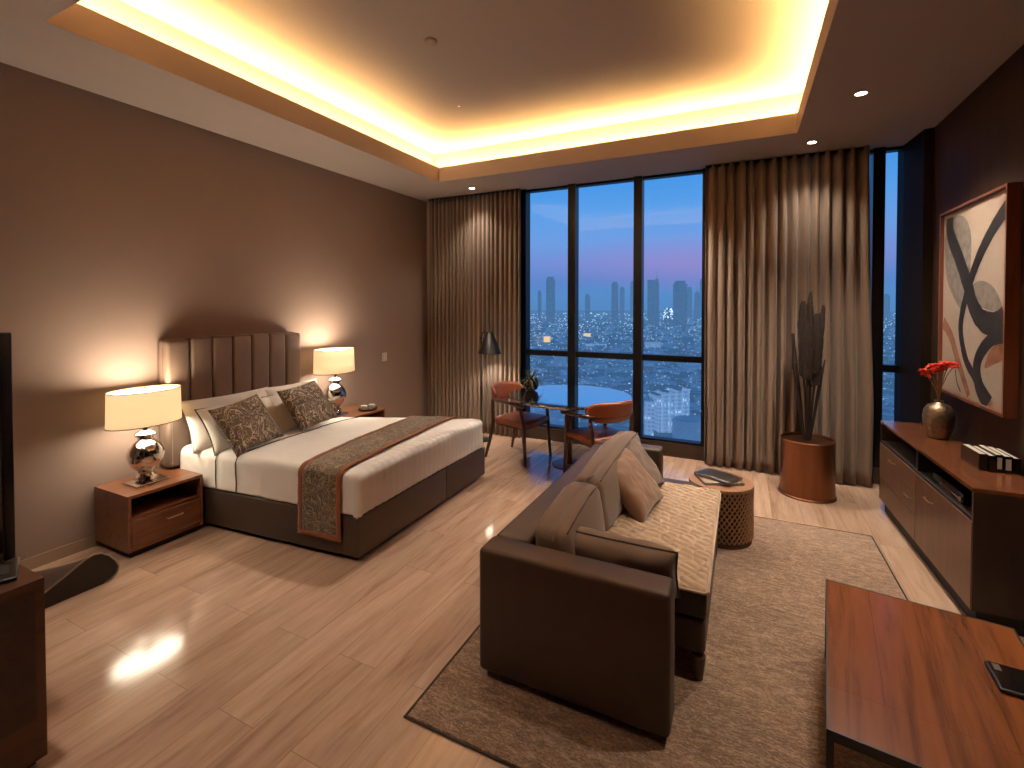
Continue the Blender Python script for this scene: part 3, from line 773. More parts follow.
g = 'tan throw cushions on the sofa'
pillow('throw_cushion', SO + Vector((.46, 1.27, .63)), (.72, -.2, .68), (-.60, .02, .68), .43, .43, .15, M['throw'], 'tan satin throw cushion in front of the other one, leaning on the sofa back', 'cushion', 13, g, None, .1, .012)
pillow('throw_cushion', SO + Vector((.43, 1.60, .645)), (.75, -.1, .65), (-.6, .1, .68), .43, .43, .14, M['sofafab'], 'taupe throw cushion half hidden behind the tan one near the far sofa arm', 'cushion', 15, g, None, .1, .01)

# ------------------------------------------------------------------ rug
rug = thing('area_rug', 'large beige brown streaked area rug under the sofa and coffee table', 'rug', (-1.355, 1.684, 0), R(.2))
MB().rbox(.008, 2.296, .008, 2.962, 0.0005, .012, .004, 2).build('pile', M['rug'], rug)
MB().tube([(0, 0, .006), (2.304, 0, .006), (2.304, 2.97, .006), (0, 2.97, .006)], .0075, 6, True).build('binding', M['rugedge'], rug)

# ------------------------------------------------------------------ woven stool and its contents
st = thing('woven_stool', 'round woven cane drum stool between the sofa and the curtain', 'stool', (-.155, 4.14, .012))
SH, SR = .445, .235
MB().lathe([(SR - .006, 0), (SR - .006, .035), (SR - .012, .035), (SR - .012, SH - .02), (.2, SH - .012)], 48).build('drum', M['weavedark'], st)
wv = MB()
NS = 40
for sg in (-1, 1):
    for k in range(NS):
        pts = []
        for j in range(15):
            q = j / 14; a = 2 * PI * k / NS + sg * q * 1.15
            pts.append((SR * math.cos(a) * (1 + .004 * sg * (-1) ** j), SR * math.sin(a) * (1 + .004 * sg * (-1) ** j), lerp(.04, SH - .02, q)))
        wv.tube(pts, .0052, 5)
wv.build('weave', M['weave'], st)
MB().lathe([(SR - .01, SH - .03), (SR + .006, SH - .018), (SR + .004, SH), (SR - .02, SH + .004), (.02, SH + .005)], 48).build('top', M['stooltop'], st)
sz = .012 + SH + .006
def mag(x, y, z, rz, w_, h_, th, m, label, curl=.0):
    t = thing('magazine', label, 'magazine', (x, y, z), R(rz), 'magazines on the woven stool')
    def f(off):
        def fn(u, v):
            xx, yy = lerp(-w_ / 2, w_ / 2, u), lerp(-h_ / 2, h_ / 2, v)
            return (xx, yy, off + curl * (u ** 3) + .006 * math.sin(u * PI) * (1 if off > 0 else .2))
        return fn
    MB().box(-w_ / 2 + .003, w_ / 2 - .003, -h_ / 2 + .003, h_ / 2 - .003, 0.001, th).build('pages', M['paper'], t, smooth=False)
    solid(MB().grid(f(th + .002), 12, 6).build('cover', m, t, angle=180), .002)
    return t
mag(-.165, 4.12, sz, 24, .31, .22, .010, M['maglight'], 'pale printed magazine at the bottom on the woven stool')
mag(-.175, 4.13, sz + .017, -28, .30, .20, .012, M['magdark'], 'dark covered magazine lying on top on the woven stool')
gl = thing('eyeglasses', 'thin wire eyeglasses lying behind the magazines on the woven stool', 'eyeglasses', (-.125, 4.29, sz), R(20))
for s_ in (-1, 1):
    MB().tube([(s_ * .033 + .026 * math.cos(a), .022 * math.sin(a) * .3, .024 + .022 * math.sin(a)) for a in [2 * PI * k / 16 for k in range(16)]], .0018, 5, True).build('rim', M['steel'], gl)
    MB().tube([(s_ * .059, 0, .028), (s_ * .062, .06, .02), (s_ * .058, .10, .004)], .0016, 5).build('temple', M['steel'], gl)
MB().tube([(-.007, 0, .028), (0, 0, .033), (.007, 0, .028)], .0016, 5).build('bridge', M['steel'], gl)

# ------------------------------------------------------------------ copper planter and reeds
pl = thing('planter', 'tall brushed copper cylinder planter standing before the right curtain', 'planter', (.575, 5.48, 0))
MB().lathe([(.25, 0), (.25, .012), (.235, .02), (.232, .535), (.236, .545), (.232, .55), (.222, .548), (.22, .50)], 64, cap=False).build('pot', M['copper'], pl, angle=30)
MB().lathe([(.221, .525), (.05, .53)], 40).build('filling', M['copper'], pl)
MB().lathe([(.24, 0), (.02, .003)], 40).build('bottom', M['copper'], pl)
rd = thing('dried_reeds', 'bunch of dark dried reeds with rough seed heads standing in the copper planter', 'dried plant', (.575, 5.48, .50))
rr_ = random.Random(5)
def reed(dx, dz0, dz1, r_, bx=0, dy=0):
    s_ = MB().tube([(dx * .12 + bx, dy * .2, .0), (dx * .5 + bx, dy * .6, dz0 * .55), (dx + bx, dy, dz0 + .04)], .008, 6).build('stem', M['reed'], rd)
    pts = []; rad = []
    for k in range(15):
        q = k / 14; pts.append((dx + bx + dx * .25 * q + rr_.uniform(-.004, .004), dy, lerp(dz0, dz1, q)))
        rad.append(r_ * (.35 + .65 * math.sin(PI * min(1, q * .9 + .12)) ** .4) * rr_.uniform(.85, 1.15))
    MB().tube(pts, rad, 9).build('seed_head', M['reedhead'], s_)
for a in ((-.035, .66, 1.40, .045), (.0, .60, 1.49, .035, .01), (.055, .58, 1.28, .05), (-.05, .84, 1.33, .03, 0, .03), (.06, .7, 1.12, .04, 0, -.03), (.095, .88, 1.36, .024), (-.015, .64, 1.22, .05, 0, -.04), (.03, .56, 1.18, .05, 0, .04)):
    reed(*a)
for (x1, z1) in ((-.135, .82), (-.125, 1.08), (.14, .83), (.115, .76), (-.11, .78)):
    MB().tube([(x1 * .15, .02, 0), (x1 * .8, .02, z1 * .75), (x1, .02, z1)], [.011, .010, .007], 6).build('stem', M['reed'], rd)
MB().tube([(-.13, .02, .72), (-.128, .02, .9), (-.135, .02, 1.08)], .011, 6).build('seed_head', M['reedhead'], rd)

# ------------------------------------------------------------------ media console
KO = Vector((1.16, 4.465, 0)); KR = R(1.89)
con = thing('media_console', 'long low brown media console along the dark right wall', 'console', KO, KR)
Lh, Dp, Z0, Z1 = .885, .36, .105, .813
NZ = .635     # bottom of the open niche strip
c = MB().box(-.004, Dp, -Lh, Lh, Z1 - .022, Z1)
c.build('top', M['console'], con, smooth=False)
for (q0, q1) in ((-Lh, -Lh + .02), (Lh - .02, Lh)): MB().box(0, Dp, q0, q1, Z0, Z1 - .022).build('side_panel', M['consoleside'], con, smooth=False)
c = MB().box(.0, Dp - .02, -Lh + .02, Lh - .02, NZ - .018, NZ).box(.0, Dp, -Lh + .02, Lh - .02, Z0, Z0 + .02).box(0, Dp - .02, -.02, .0, NZ, Z1 - .022).box(.02, Dp - .02, -.02, 0, Z0 + .02, NZ - .018)
c.build('shelf', M['cavity'], con, smooth=False)  # dark colour paints the niche's shade onto shelf and divider
MB().box(Dp - .02, Dp, -Lh + .02, Lh - .02, Z0 + .02, Z1 - .022).build('back_panel', M['cavity'], con, smooth=False)
MB().box(.03, Dp - .02, -Lh + .03, Lh - .03, 0, Z0).build('plinth', M['cavity'], con, smooth=False)  # plinth kept black and forward, doubling as the shadow band under the console
def front(y0, y1, z0, z1, hy, hz, name):
    d = MB().rbox(-.006, .016, y0 + .002, y1 - .002, z0 + .002, z1 - .002, .002, 1).build(name, M['consoledoor'], con)
    if hy is not None: MB().tube([(-.006, hy - .06, hz), (-.026, hy - .05, hz), (-.026, hy + .05, hz), (-.006, hy + .06, hz)], .005, 6).build('handle', M['brass'], d)
H = NZ - .018 - Z0
front(-Lh + .002, -.012, Z0, NZ - .018, -.28, Z0 + H * .80, 'door')
front(.0 - .01, Lh - .002, Z0 + H * .68, NZ - .018, .50, Z0 + H * .86, 'drawer')
front(.0 - .01, Lh - .002, Z0 + H * .38, Z0 + H * .68, .12, Z0 + H * .58, 'drawer')
front(.0 - .01, Lh - .002, Z0, Z0 + H * .38, None, 0, 'drawer')
def on_console(x, y, z=Z1):
    p = Matrix.Rotation(KR, 4, 'Z') @ Vector((x, y, 0)) + KO; return (p.x, p.y, z)
mp = thing('media_player', 'glossy black media player inside the open niche of the console', 'media player', on_console(.13, -.46, NZ), KR)
MB().rbox(-.11, .14, -.22, .22, .004, .075, .012).build('casing', M['gloss'], mp)
MB().box(-.1125, -.110, -.19, .10, .03, .036).build('status_strip', M['steel'], mp, smooth=False)
vs = thing('vase', 'round hammered champagne metal vase on the console by the window', 'vase', (1.388, 4.83, Z1 + .0005))
MB().lathe([(.05, 0), (.062, .004), (.082, .06), (.096, .12), (.099, .17), (.092, .22), (.07, .258), (.036, .275), (.026, .285), (.03, .296), (.022, .296), (.018, .27)], 48, cap=False).build('body', M['vase'], vs)
MB().lathe([(.05, .001), (.01, .002)], 24).build('bottom', M['vase'], vs)
flw = thing('flower_spray', 'spray of bright red blossoms on thin stems in the metal vase', 'flowers', (1.388, 4.83, Z1 + .27))
rr_ = random.Random(11)
tips = [(-.085, .05, .24), (-.06, .02, .27), (-.035, .0, .285), (-.01, -.01, .295), (.02, -.02, .31), (.05, -.03, .315), (.075, -.04, .31), (-.07, .05, .22), (-.02, .02, .26), (.03, 0, .285)]
for i, (dx, dy, dz) in enumerate(tips):
    s_ = MB().tube([(0, 0, 0), (dx * .15, dy * .15, dz * .4), (dx * .55, dy * .55, dz * .75), (dx, dy, dz)], .0028, 5).build('stem', M['stem'], flw)
    bl_ = MB()
    for k in range(16):
        bl_.ball((dx + rr_.uniform(-.026, .026), dy + rr_.uniform(-.024, .024), dz + rr_.uniform(-.018, .02)), rr_.uniform(.008, .014), sub=1, jit=.5)
    bl_.build('blossom', M['red'], s_, angle=20)
bk_lab = ['black cased book leftmost in the row on the console', 'black book second from the left in the row on the console', 'black book in the middle of the row on the console', 'black book second from the right in the row on the console', 'black cased book rightmost in the row on the console, nearest the wall']
bx_ = .16
for i in range(5):
    w_ = (.042, .036, .034, .04, .032)[i]; h_ = (.105, .10, .108, .103, .098)[i]; L_ = .26
    p = on_console(bx_ + w_ / 2 + .012, -.36 + (.006, 0, .01, .004, -.004)[i])
    t = thing('book', bk_lab[i], 'book', p, KR, 'row of books on the media console')
    cv = MB().box(-w_ / 2, -w_ / 2 + .003, -L_ / 2, L_ / 2, 0, h_).box(w_ / 2 - .003, w_ / 2, -L_ / 2, L_ / 2, 0, h_).box(-w_ / 2, w_ / 2, -L_ / 2, -L_ / 2 + .004, 0, h_)
    cv.build('cover', M['gloss'], t, smooth=False)
    MB().box(-w_ / 2 + .003, w_ / 2 - .003, -L_ / 2 + .004, L_ / 2 - .006, .003, h_ - .004).build('pages', M['paper'], t, smooth=False)
    if i in (2, 3): MB().box(-w_ * .32, w_ * .32, -L_ / 2 - .0012, -L_ / 2, h_ * .18, h_ * .84).build('spine_label', M['paper'], t, smooth=False)
    bx_ += w_ + .002

# ------------------------------------------------------------------ picture
art = thing('framed_picture', 'large framed abstract painting of black grey and brown ribbons on the dark wall', 'picture', (XR, 4.66, 1.885))
AY, AZ = .575, .745
f = MB(); k = .02
f.box(-.07, 0, -AY, -AY + k, -AZ, AZ).box(-.07, 0, AY - k, AY, -AZ, AZ).box(-.07, 0, -AY + k, AY - k, -AZ, -AZ + k).box(-.07, 0, -AY + k, AY - k, AZ - k, AZ)
f.build('frame', M['artframe'], art, smooth=False)
MB().box(-.045, -.005, -AY + k, AY - k, -AZ + k, AZ - k).build('canvas', M['canvas'], art, smooth=False)
def spline(pts, n=8):
    out = []
    P = [pts[0]] + list(pts) + [pts[-1]]
    for i in range(1, len(P) - 2):
        for j in range(n):
            t = j / n; a, b_, c_, d_ = P[i - 1], P[i], P[i + 1], P[i + 2]
            out.append(tuple(.5 * (2 * b_[k] + (c_[k] - a[k]) * t + (2 * a[k] - 5 * b_[k] + 4 * c_[k] - d_[k]) * t * t + (3 * b_[k] - a[k] - 3 * c_[k] + d_[k]) * t ** 3) for k in (0, 1)))
    out.append(tuple(pts[-1])); return out
def stroke(pts, w0, w1, m, lay, taper=True):
    c_ = spline(pts); n = len(c_); vs = []
    for i, (y, z) in enumerate(c_):
        a, b_ = c_[max(0, i - 1)], c_[min(n - 1, i + 1)]; d = Vector((b_[0] - a[0], b_[1] - a[1])).normalized()
        w_ = lerp(w0, w1, i / (n - 1)) * (1 + .08 * noise.noise(Vector((i * .4, lay * 3, 0))))
        for s_ in (-1, 1):
            yy = max(-AY + k + .002, min(AY - k - .002, y - d.y * s_ * w_ - 4.66)); zz = max(-AZ + k + .002, min(AZ - k - .002, z + d.x * s_ * w_ - 1.885))
            vs.append((-.0455 - .0006 * lay, yy, zz))
    o = MB().add(vs, [(2 * i, 2 * i + 1, 2 * i + 3, 2 * i + 2) for i in range(n - 1)]).build('brush_stroke', m, art, smooth=False); return o
def blob(pts, m, lay):
    c_ = spline(list(pts) + [pts[0]], 6)[:-1]
    MB().add([(-.0455 - .0006 * lay, y - 4.66, z - 1.885) for y, z in c_], [tuple(range(len(c_)))]).build('brush_stroke', m, art, smooth=False)
blob([(5.093, 2.58), (4.902, 2.563), (4.774, 2.512), (4.685, 2.385), (4.677, 2.209), (4.723, 2.036), (4.825, 1.837), (4.972, 1.912), (5.118, 2.054), (5.186, 2.255), (5.174, 2.48)], M['inkgrey'], 1)
blob([(4.689, 1.933), (4.606, 2.018), (4.471, 2.029), (4.318, 1.982), (4.211, 1.89), (4.195, 1.823), (4.361, 1.822), (4.517, 1.857)], M['inkgrey'], 2)
blob([(4.138, 1.627), (4.254, 1.596), (4.348, 1.542), (4.42, 1.421), (4.274, 1.463), (4.135, 1.521)], M['inkbrown'], 3)
stroke([(5.199, 1.716), (5.028, 1.611), (4.885, 1.433), (4.72, 1.245), (4.669, 1.182)], .05, .03, M['inkbrown'], 4)
stroke([(4.129, 2.493), (4.334, 2.372), (4.531, 2.208), (4.692, 2.009), (4.805, 1.806), (4.83, 1.649), (4.729, 1.449), (4.55, 1.32), (4.359, 1.179)], .055, .035, M['inkblack'], 5)
stroke([(4.139, 1.65), (4.304, 1.629), (4.461, 1.536), (4.537, 1.42), (4.493, 1.28), (4.334, 1.172)], .04, .075, M['inkblack'], 6)
stroke([(5.072, 2.57), (5.064, 2.437), (4.887, 2.228), (4.704, 1.997), (4.617, 1.857), (4.46, 1.75), (4.26, 1.733), (4.144, 1.774)], .07, .085, M['inkblack'], 7)
stroke([(4.914, 1.35), (4.884, 1.26), (4.81, 1.192)], .008, .008, M['inkblack'], 8)

# ------------------------------------------------------------------ coffee table and phone
CTZ = .42
ct = thing('coffee_table', 'low cherry wood coffee table with black frame in the right foreground', 'coffee table', (.398, 2.942, 0), R(-7.3))
W_, L_ = .70, 1.06
tp = MB()
for i in range(4): tp.box(.006 + (W_ - .012) * i / 4, .006 + (W_ - .012) * (i + 1) / 4 - .0008, -L_ + .23, -.006, CTZ - .02, CTZ)
tp.box(.006, W_ - .006, -L_ + .006, -L_ + .229, CTZ - .02, CTZ)
tp.build('tabletop', M['cherry'], ct, smooth=False)
MB().box(0, W_, -L_, -L_ + .006, CTZ - .034, CTZ + .001).box(0, W_, -.006, 0, CTZ - .034, CTZ + .001).box(0, .006, -L_, 0, CTZ - .034, CTZ + .001).box(W_ - .006, W_, -L_, 0, CTZ - .034, CTZ + .001).box(.006, W_ - .006, -L_ + .006, -.006, CTZ - .03, CTZ - .021).build('frame', M['black'], ct, smooth=False)
for (x, y) in ((0, -L_), (W_ - .022, -L_), (0, -.022), (W_ - .022, -.022)):
    MB().box(x, x + .022, y, y + .022, .012, CTZ - .034).build('leg', M['black'], ct, smooth=False)
ph = thing('mobile_phone', 'dark phone lying on the cherry coffee table at the right edge of the photo', 'phone', (.945, 2.43, CTZ + .0015), R(-4))
MB().rbox(-.075, .075, -.085, .085, 0, .016, .007, 3).build('case', M['black'], ph)
MB().rbox(-.068, .068, -.078, .078, .0155, .0172, .0006, 1).build('back_glass', M['gloss'], ph)
MB().rbox(-.058, -.036, .03, .068, .017, .0195, .001, 1).build('camera_bump', M['steel'], ph)

# ------------------------------------------------------------------ city outside
CZ = -118.0
def haze(t, shader_out, near=500, far=5600, cc=(.082, .205, .41, 1), mx=.93):  # distance haze painted into the city materials as emission, not a volume
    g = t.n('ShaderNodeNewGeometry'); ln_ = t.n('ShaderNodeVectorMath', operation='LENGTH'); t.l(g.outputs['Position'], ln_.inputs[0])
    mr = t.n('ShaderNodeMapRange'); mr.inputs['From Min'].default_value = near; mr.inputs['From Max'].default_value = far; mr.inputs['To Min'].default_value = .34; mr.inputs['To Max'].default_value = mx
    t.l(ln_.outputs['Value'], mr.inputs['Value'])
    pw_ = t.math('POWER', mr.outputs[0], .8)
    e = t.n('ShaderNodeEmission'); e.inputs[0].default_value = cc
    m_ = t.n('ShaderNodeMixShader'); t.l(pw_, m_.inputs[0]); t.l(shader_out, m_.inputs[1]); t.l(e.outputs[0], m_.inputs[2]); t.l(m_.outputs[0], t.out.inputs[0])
def city_mat(name, c, scale=.02, var=.5, lit=0.0, win=(3.2, 3.4), base=.04):
    t = NT(name); v = t.coord(kind='Object'); f = t.noise(v, scale, 5, .7)
    cc = t.ramp(f, [(.3, shade(c, 1 - var)), (.7, shade(c, 1 + var))])
    d = t.n('ShaderNodeBsdfDiffuse'); t.l(cc, d.inputs[0]); out = d.outputs[0]
    if lit:
        sp = t.n('ShaderNodeSeparateXYZ'); t.l(v, sp.inputs[0])
        h = t.math('ADD', sp.outputs[0], sp.outputs[1])
        a = t.math('LESS_THAN', t.math('FRACT', t.math('DIVIDE', h, win[0])), .55); b_ = t.math('LESS_THAN', t.math('FRACT', t.math('DIVIDE', sp.outputs[2], win[1])), .5)
        cell = t.n('ShaderNodeCombineXYZ'); t.l(t.math('FLOOR', t.math('DIVIDE', h, win[0])), cell.inputs[0]); t.l(t.math('FLOOR', t.math('DIVIDE', sp.outputs[2], win[1])), cell.inputs[1])
        wn = t.n('ShaderNodeTexWhiteNoise'); t.l(cell.outputs[0], wn.inputs['Vector'])
        on = t.math('GREATER_THAN', wn.outputs['Value'], 1 - lit)
        e = t.n('ShaderNodeEmission'); e.inputs[0].default_value = (.55, .75, 1, 1)
        t.l(t.math('MULTIPLY', t.math('MULTIPLY', a, b_), t.math('ADD', t.math('MULTIPLY', on, .75), 0)), e.inputs[1])
        t.l(t.math('ADD', t.math('MULTIPLY', t.math('MULTIPLY', a, b_), t.math('SUBTRACT', t.math('MULTIPLY', on, .9), base * .8)), base), e.inputs[1])  # base: even glow added to facades in place of sky light
        ad = t.n('ShaderNodeAddShader'); t.l(out, ad.inputs[0]); t.l(e.outputs[0], ad.inputs[1]); out = ad.outputs[0]
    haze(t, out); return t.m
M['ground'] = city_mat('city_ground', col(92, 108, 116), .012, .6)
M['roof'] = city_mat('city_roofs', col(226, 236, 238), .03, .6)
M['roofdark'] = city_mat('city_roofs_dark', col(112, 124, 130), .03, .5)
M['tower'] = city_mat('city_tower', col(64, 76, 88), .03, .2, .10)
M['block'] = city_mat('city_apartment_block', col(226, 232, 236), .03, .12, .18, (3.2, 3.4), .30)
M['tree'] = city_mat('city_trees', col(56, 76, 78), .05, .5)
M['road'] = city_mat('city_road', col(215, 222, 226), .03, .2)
M['citylight'] = glow('city_lamps', (.60, .82, 1, 1), 1.7)
M['citywarm'] = glow('city_warm_lamps', (1, .76, .5, 1), .9)
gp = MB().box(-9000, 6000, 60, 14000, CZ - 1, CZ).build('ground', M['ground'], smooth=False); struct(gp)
cr = random.Random(21)
def spot(vmin=311.0, vmax=452.0):
    v_ = cr.uniform(vmin, vmax); dep = min(5200, 476 * (1.85 - CZ) / (v_ - 306.4)); a = cr.uniform(-.75, .42)
    y = dep / (.899 - .437 * a) ; return a * y, y, dep
SPR = MB(); smat = []
def spread(mi): smat.extend([mi] * (len(SPR.f) - len(smat)))
for mi, cnt in ((0, 3600), (1, 2600), (2, 1100)):
    for i in range(cnt):
        x, y, dep = spot(vmax=452 if mi else 440)
        k = .6 + dep / 1500
        a, b_ = cr.uniform(4, 15) * k, cr.uniform(3, 9) * k; h_ = cr.uniform(3, 14) * (.8 + dep / 3000)
        if mi == 2:
            SPR.ball((x, y, CZ + h_ * .4), 1, a * .8, b_, h_ * .55, 1, .3); continue
        an = cr.choice((.3, .3, -.5, 1.2)) + cr.uniform(-.1, .1); ca, sa = math.cos(an), math.sin(an)
        SPR.prism([(x + ca * u - sa * w_, y + sa * u + ca * w_) for u, w_ in ((-a, -b_), (a, -b_), (a, b_), (-a, b_))], CZ, CZ + h_)
    spread(mi)
for mi, cnt in ((3, 6200), (4, 120)):
    for i in range(cnt):
        x, y, dep = spot(312, 440) if cr.random() < .75 else spot(310, 345)
        s_ = dep / 476 * cr.uniform(.13, .34); z_ = CZ + cr.uniform(6, 20) * (.8 + dep / 3000)
        SPR.box(x - s_ * cr.uniform(.5, 1.6), x + s_, y - s_, y + s_, z_ - s_ * .6, z_ + s_ * .6)
    spread(mi)
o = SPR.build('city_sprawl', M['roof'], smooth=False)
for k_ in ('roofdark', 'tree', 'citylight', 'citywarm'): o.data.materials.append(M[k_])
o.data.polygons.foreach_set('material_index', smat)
tag(o, 'dense sprawl of low rooftops, trees and tiny lights outside the window at dusk', 'city sprawl', kind='stuff')
def at_u(u, dist):        # ground position in the direction of a photo column
    a = (u - 512) / 476.3; dx, dy = -.4374 + a * .8993, .8993 + a * .4374
    return dx * dist, dy * dist
def tower(u, wpx, vtop, dist, label, m='tower', spire=0, crown=True, depth=1.0):
    x, y = at_u(u, dist); w_ = wpx * dist / 476 / 2 / 1.1; top = 1.85 + (306.4 - vtop) / 476 * dist
    t = thing('skyscraper', label, 'skyscraper', (x, y, CZ), R(24), 'skyline towers beyond the window'); h_ = top - CZ
    body = h_ * (.94 if crown else 1) - spire
    MB().rbox(-w_, w_, -w_ * depth, w_ * depth, 0, body, w_ * .06, 1).build('shaft', M[m], t, smooth=False)
    if crown: MB().box(-w_ * .7, w_ * .7, -w_ * .7 * depth, w_ * .7 * depth, body, h_ - spire).box(-w_ * .9, w_ * .2, -w_ * .8 * depth, w_ * .8 * depth, body, body + (h_ - spire - body) * .5).build('crown', M[m], t, smooth=False)
    if spire: MB().tube([(0, 0, h_ - spire), (0, 0, h_)], [w_ * .18, w_ * .04], 6).build('antenna', M[m], t)
    return t
tower(539.5, 4, 290.5, 3200, 'thin low tower on the skyline left of the tall tower in the first pane')
tower(550.5, 9.5, 277, 2800, 'tall broad tower standing alone in the left window pane')
tower(587.5, 5, 293, 3400, 'low pale tower on the skyline at the left of the middle pane', spire=10)
tower(614.8, 6.5, 282, 3000, 'square topped tower in the middle window pane')
tower(622, 4.5, 287, 3900, 'faint hazy tower right of the square topped tower in the middle pane')
tower(632.5, 4.5, 281, 4100, 'faint hazy tower at the right edge of the middle pane')
tower(651, 6.5, 280, 2700, 'broad dark tower beside the pointed tower in the right pane', crown=False)
tower(656.6, 4.2, 270.5, 2750, 'tallest pointed tower on the skyline in the right pane', spire=50)
tower(680, 12, 281, 2500, 'widest dark tower with lit top at the middle of the right pane')
tower(689.5, 4, 287, 3900, 'faint tower just right of the widest tower')
tower(697, 4.5, 284, 3700, 'hazy tower near the right curtain with thin mast', spire=60)
tower(702, 4, 279, 3800, 'hazy tower at the edge of the right curtain')
tower(886, 5, 294, 3300, 'hazy tower in the narrow pane by the dark wall')
lm = thing('lit_landmark', 'small bright lit dome on the skyline left of the widest tower', 'building', (*at_u(668.5, 2600), CZ), 0)
MB().lathe([(26, 0), (26, 60), (22, 85), (12, 105), (2, 116)], 16).build('dome', M['tower'], lm); lb = MB()
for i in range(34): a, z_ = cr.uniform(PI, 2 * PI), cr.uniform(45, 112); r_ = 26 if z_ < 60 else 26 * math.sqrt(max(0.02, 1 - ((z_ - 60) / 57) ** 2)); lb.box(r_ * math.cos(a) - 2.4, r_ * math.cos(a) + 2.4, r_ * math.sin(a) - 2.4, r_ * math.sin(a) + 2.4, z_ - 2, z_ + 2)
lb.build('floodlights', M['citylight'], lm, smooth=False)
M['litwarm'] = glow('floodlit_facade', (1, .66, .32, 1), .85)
def lowblock(u, wpx, v0, v1, label, name='apartment_block', m='block', rot=24, dep=.5, lit=None):
    dist = 476 * (1.85 - CZ) / (v1 - 306.4); x, y = at_u(u, dist); w_ = wpx * dist / 476 / 2; h_ = (v1 - v0) * dist / 476
    t = thing(name, label, 'building', (x, y, CZ), R(rot))
    MB().box(-w_, w_, -w_ * dep, w_ * dep, 0, h_).build('facade', M[m], t, smooth=False)
    rf = MB().box(-w_ * .98, w_ * .98, -w_ * dep * .98, w_ * dep * .98, h_, h_ + .6)
    for q in (-.5, .1, .6): rf.box(w_ * q, w_ * (q + .22), -w_ * dep * .5, w_ * dep * .4, h_, h_ + 3)
    rf.build('roof', M['road'], t, smooth=False)
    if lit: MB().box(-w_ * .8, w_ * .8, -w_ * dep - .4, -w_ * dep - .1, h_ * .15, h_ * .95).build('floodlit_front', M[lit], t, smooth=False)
    return t
lowblock(547, 8, 336, 345, 'warm orange floodlit building low in the left pane', lit='litwarm')
lowblock(587, 9, 333, 339, 'small yellowish floodlit building at the left of the middle pane', lit='litwarm')
lowblock(596, 20, 343.5, 350, 'long low pale building just above the window crossbar in the middle pane')
lowblock(653, 14, 342, 351, 'pale blocky building just above the window crossbar in the right pane')
lowblock(560, 12, 357, 371, 'plain pale block under the crossbar in the left pane', m='road')
lowblock(649.5, 8, 401, 452, 'narrow pale apartment slab beside the window mullion', dep=.6)
# long slab of flats with bays
x, y = at_u(670, 420); t = thing('apartment_block', 'long pale apartment slab with vertical bays low in the right pane', 'building', (x, y, CZ), R(38))
fa = MB()
for i in range(9): fa.box(-15 + i * 3.4, -15 + i * 3.4 + 2.5, -8 - (i % 2) * 1.2, 8, 0, 42.5 + (i % 3) * .8 + i * .45)
fa.build('facade', M['block'], t, smooth=False)
MB().box(-15, 15.3, -6, 6, 42.5, 43.6).box(-8, -3, -4, 3, 43, 46).box(5, 10, -4, 3, 45, 49).build('roof', M['roofdark'], t, smooth=False)
x, y = at_u(690, 395); t = thing('round_building', 'round pale building with ring terraces at the bottom of the right pane', 'building', (x, y, CZ), 0)
rb = MB()
for i in range(13): rb.lathe([(13.5, i * 2.0), (13.5, i * 2.0 + 1.1), (12.3, i * 2.0 + 1.1), (12.3, i * 2.0 + 2.0)], 40)
rb.build('facade', M['road'], t, smooth=False)
MB().lathe([(12.6, 26.0), (11, 26.6), (9.5, 26.2), (2, 26.4)], 40).build('roof', M['roof'], t)
x, y = at_u(672, 700); t = thing('sports_hall', 'dark roofed hall beside the curved road in the right pane', 'building', (x, y, CZ), R(20))
MB().box(-14, 14, -9, 9, 0, 9).build('facade', M['roofdark'], t, smooth=False)
MB().grid(lambda u, v: (lerp(-15, 15, u), lerp(-10, 10, v), 9 + 3 * math.sin(PI * v)), 8, 10).build('roof', M['roofdark'], t)
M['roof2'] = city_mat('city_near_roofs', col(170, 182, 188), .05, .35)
proto = thing('low_building', 'low flat roofed city building in the dense sprawl under the window crossbar', 'building', (0, 0, CZ), 0, 'low city buildings under the crossbar')
MB().prism([(-9, -5), (9, -5), (9, 2), (3, 2), (3, 6), (-9, 6)], 0, 8).build('facade', M['block'], proto, smooth=False)
MB().prism([(-9.4, -5.4), (9.4, -5.4), (9.4, 2.4), (3.4, 2.4), (3.4, 6.4), (-9.4, 6.4)], 8, 8.7).box(-6, -2, -2, 3, 8.7, 10.5).box(4, 6, -3, 0, 8.7, 9.8).build('roof', M['roof2'], proto, smooth=False)
used = []; cnt_ = 0
while cnt_ < 64:
    u = cr.uniform(528, 708) if cnt_ < 56 else cr.uniform(880, 903); v_ = cr.uniform(368, 440); dist = 476 * (1.85 - CZ) / (v_ - 306.4); x, y = at_u(u, dist)
    if any((x - a) ** 2 + (y - b_) ** 2 < 23 ** 2 for a, b_ in used): cnt_ += .02; continue
    used.append((x, y)); o = proto if len(used) == 1 else dup(proto)
    o.location = (x, y, CZ); o.rotation_euler = (0, 0, cr.choice((.3, -.4, 1.1, 1.9, 2.7)) + cr.uniform(-.1, .1)); k_ = cr.uniform(.75, 1.15); o.scale = (k_, k_, cr.uniform(.6, 1.5)); cnt_ += 1
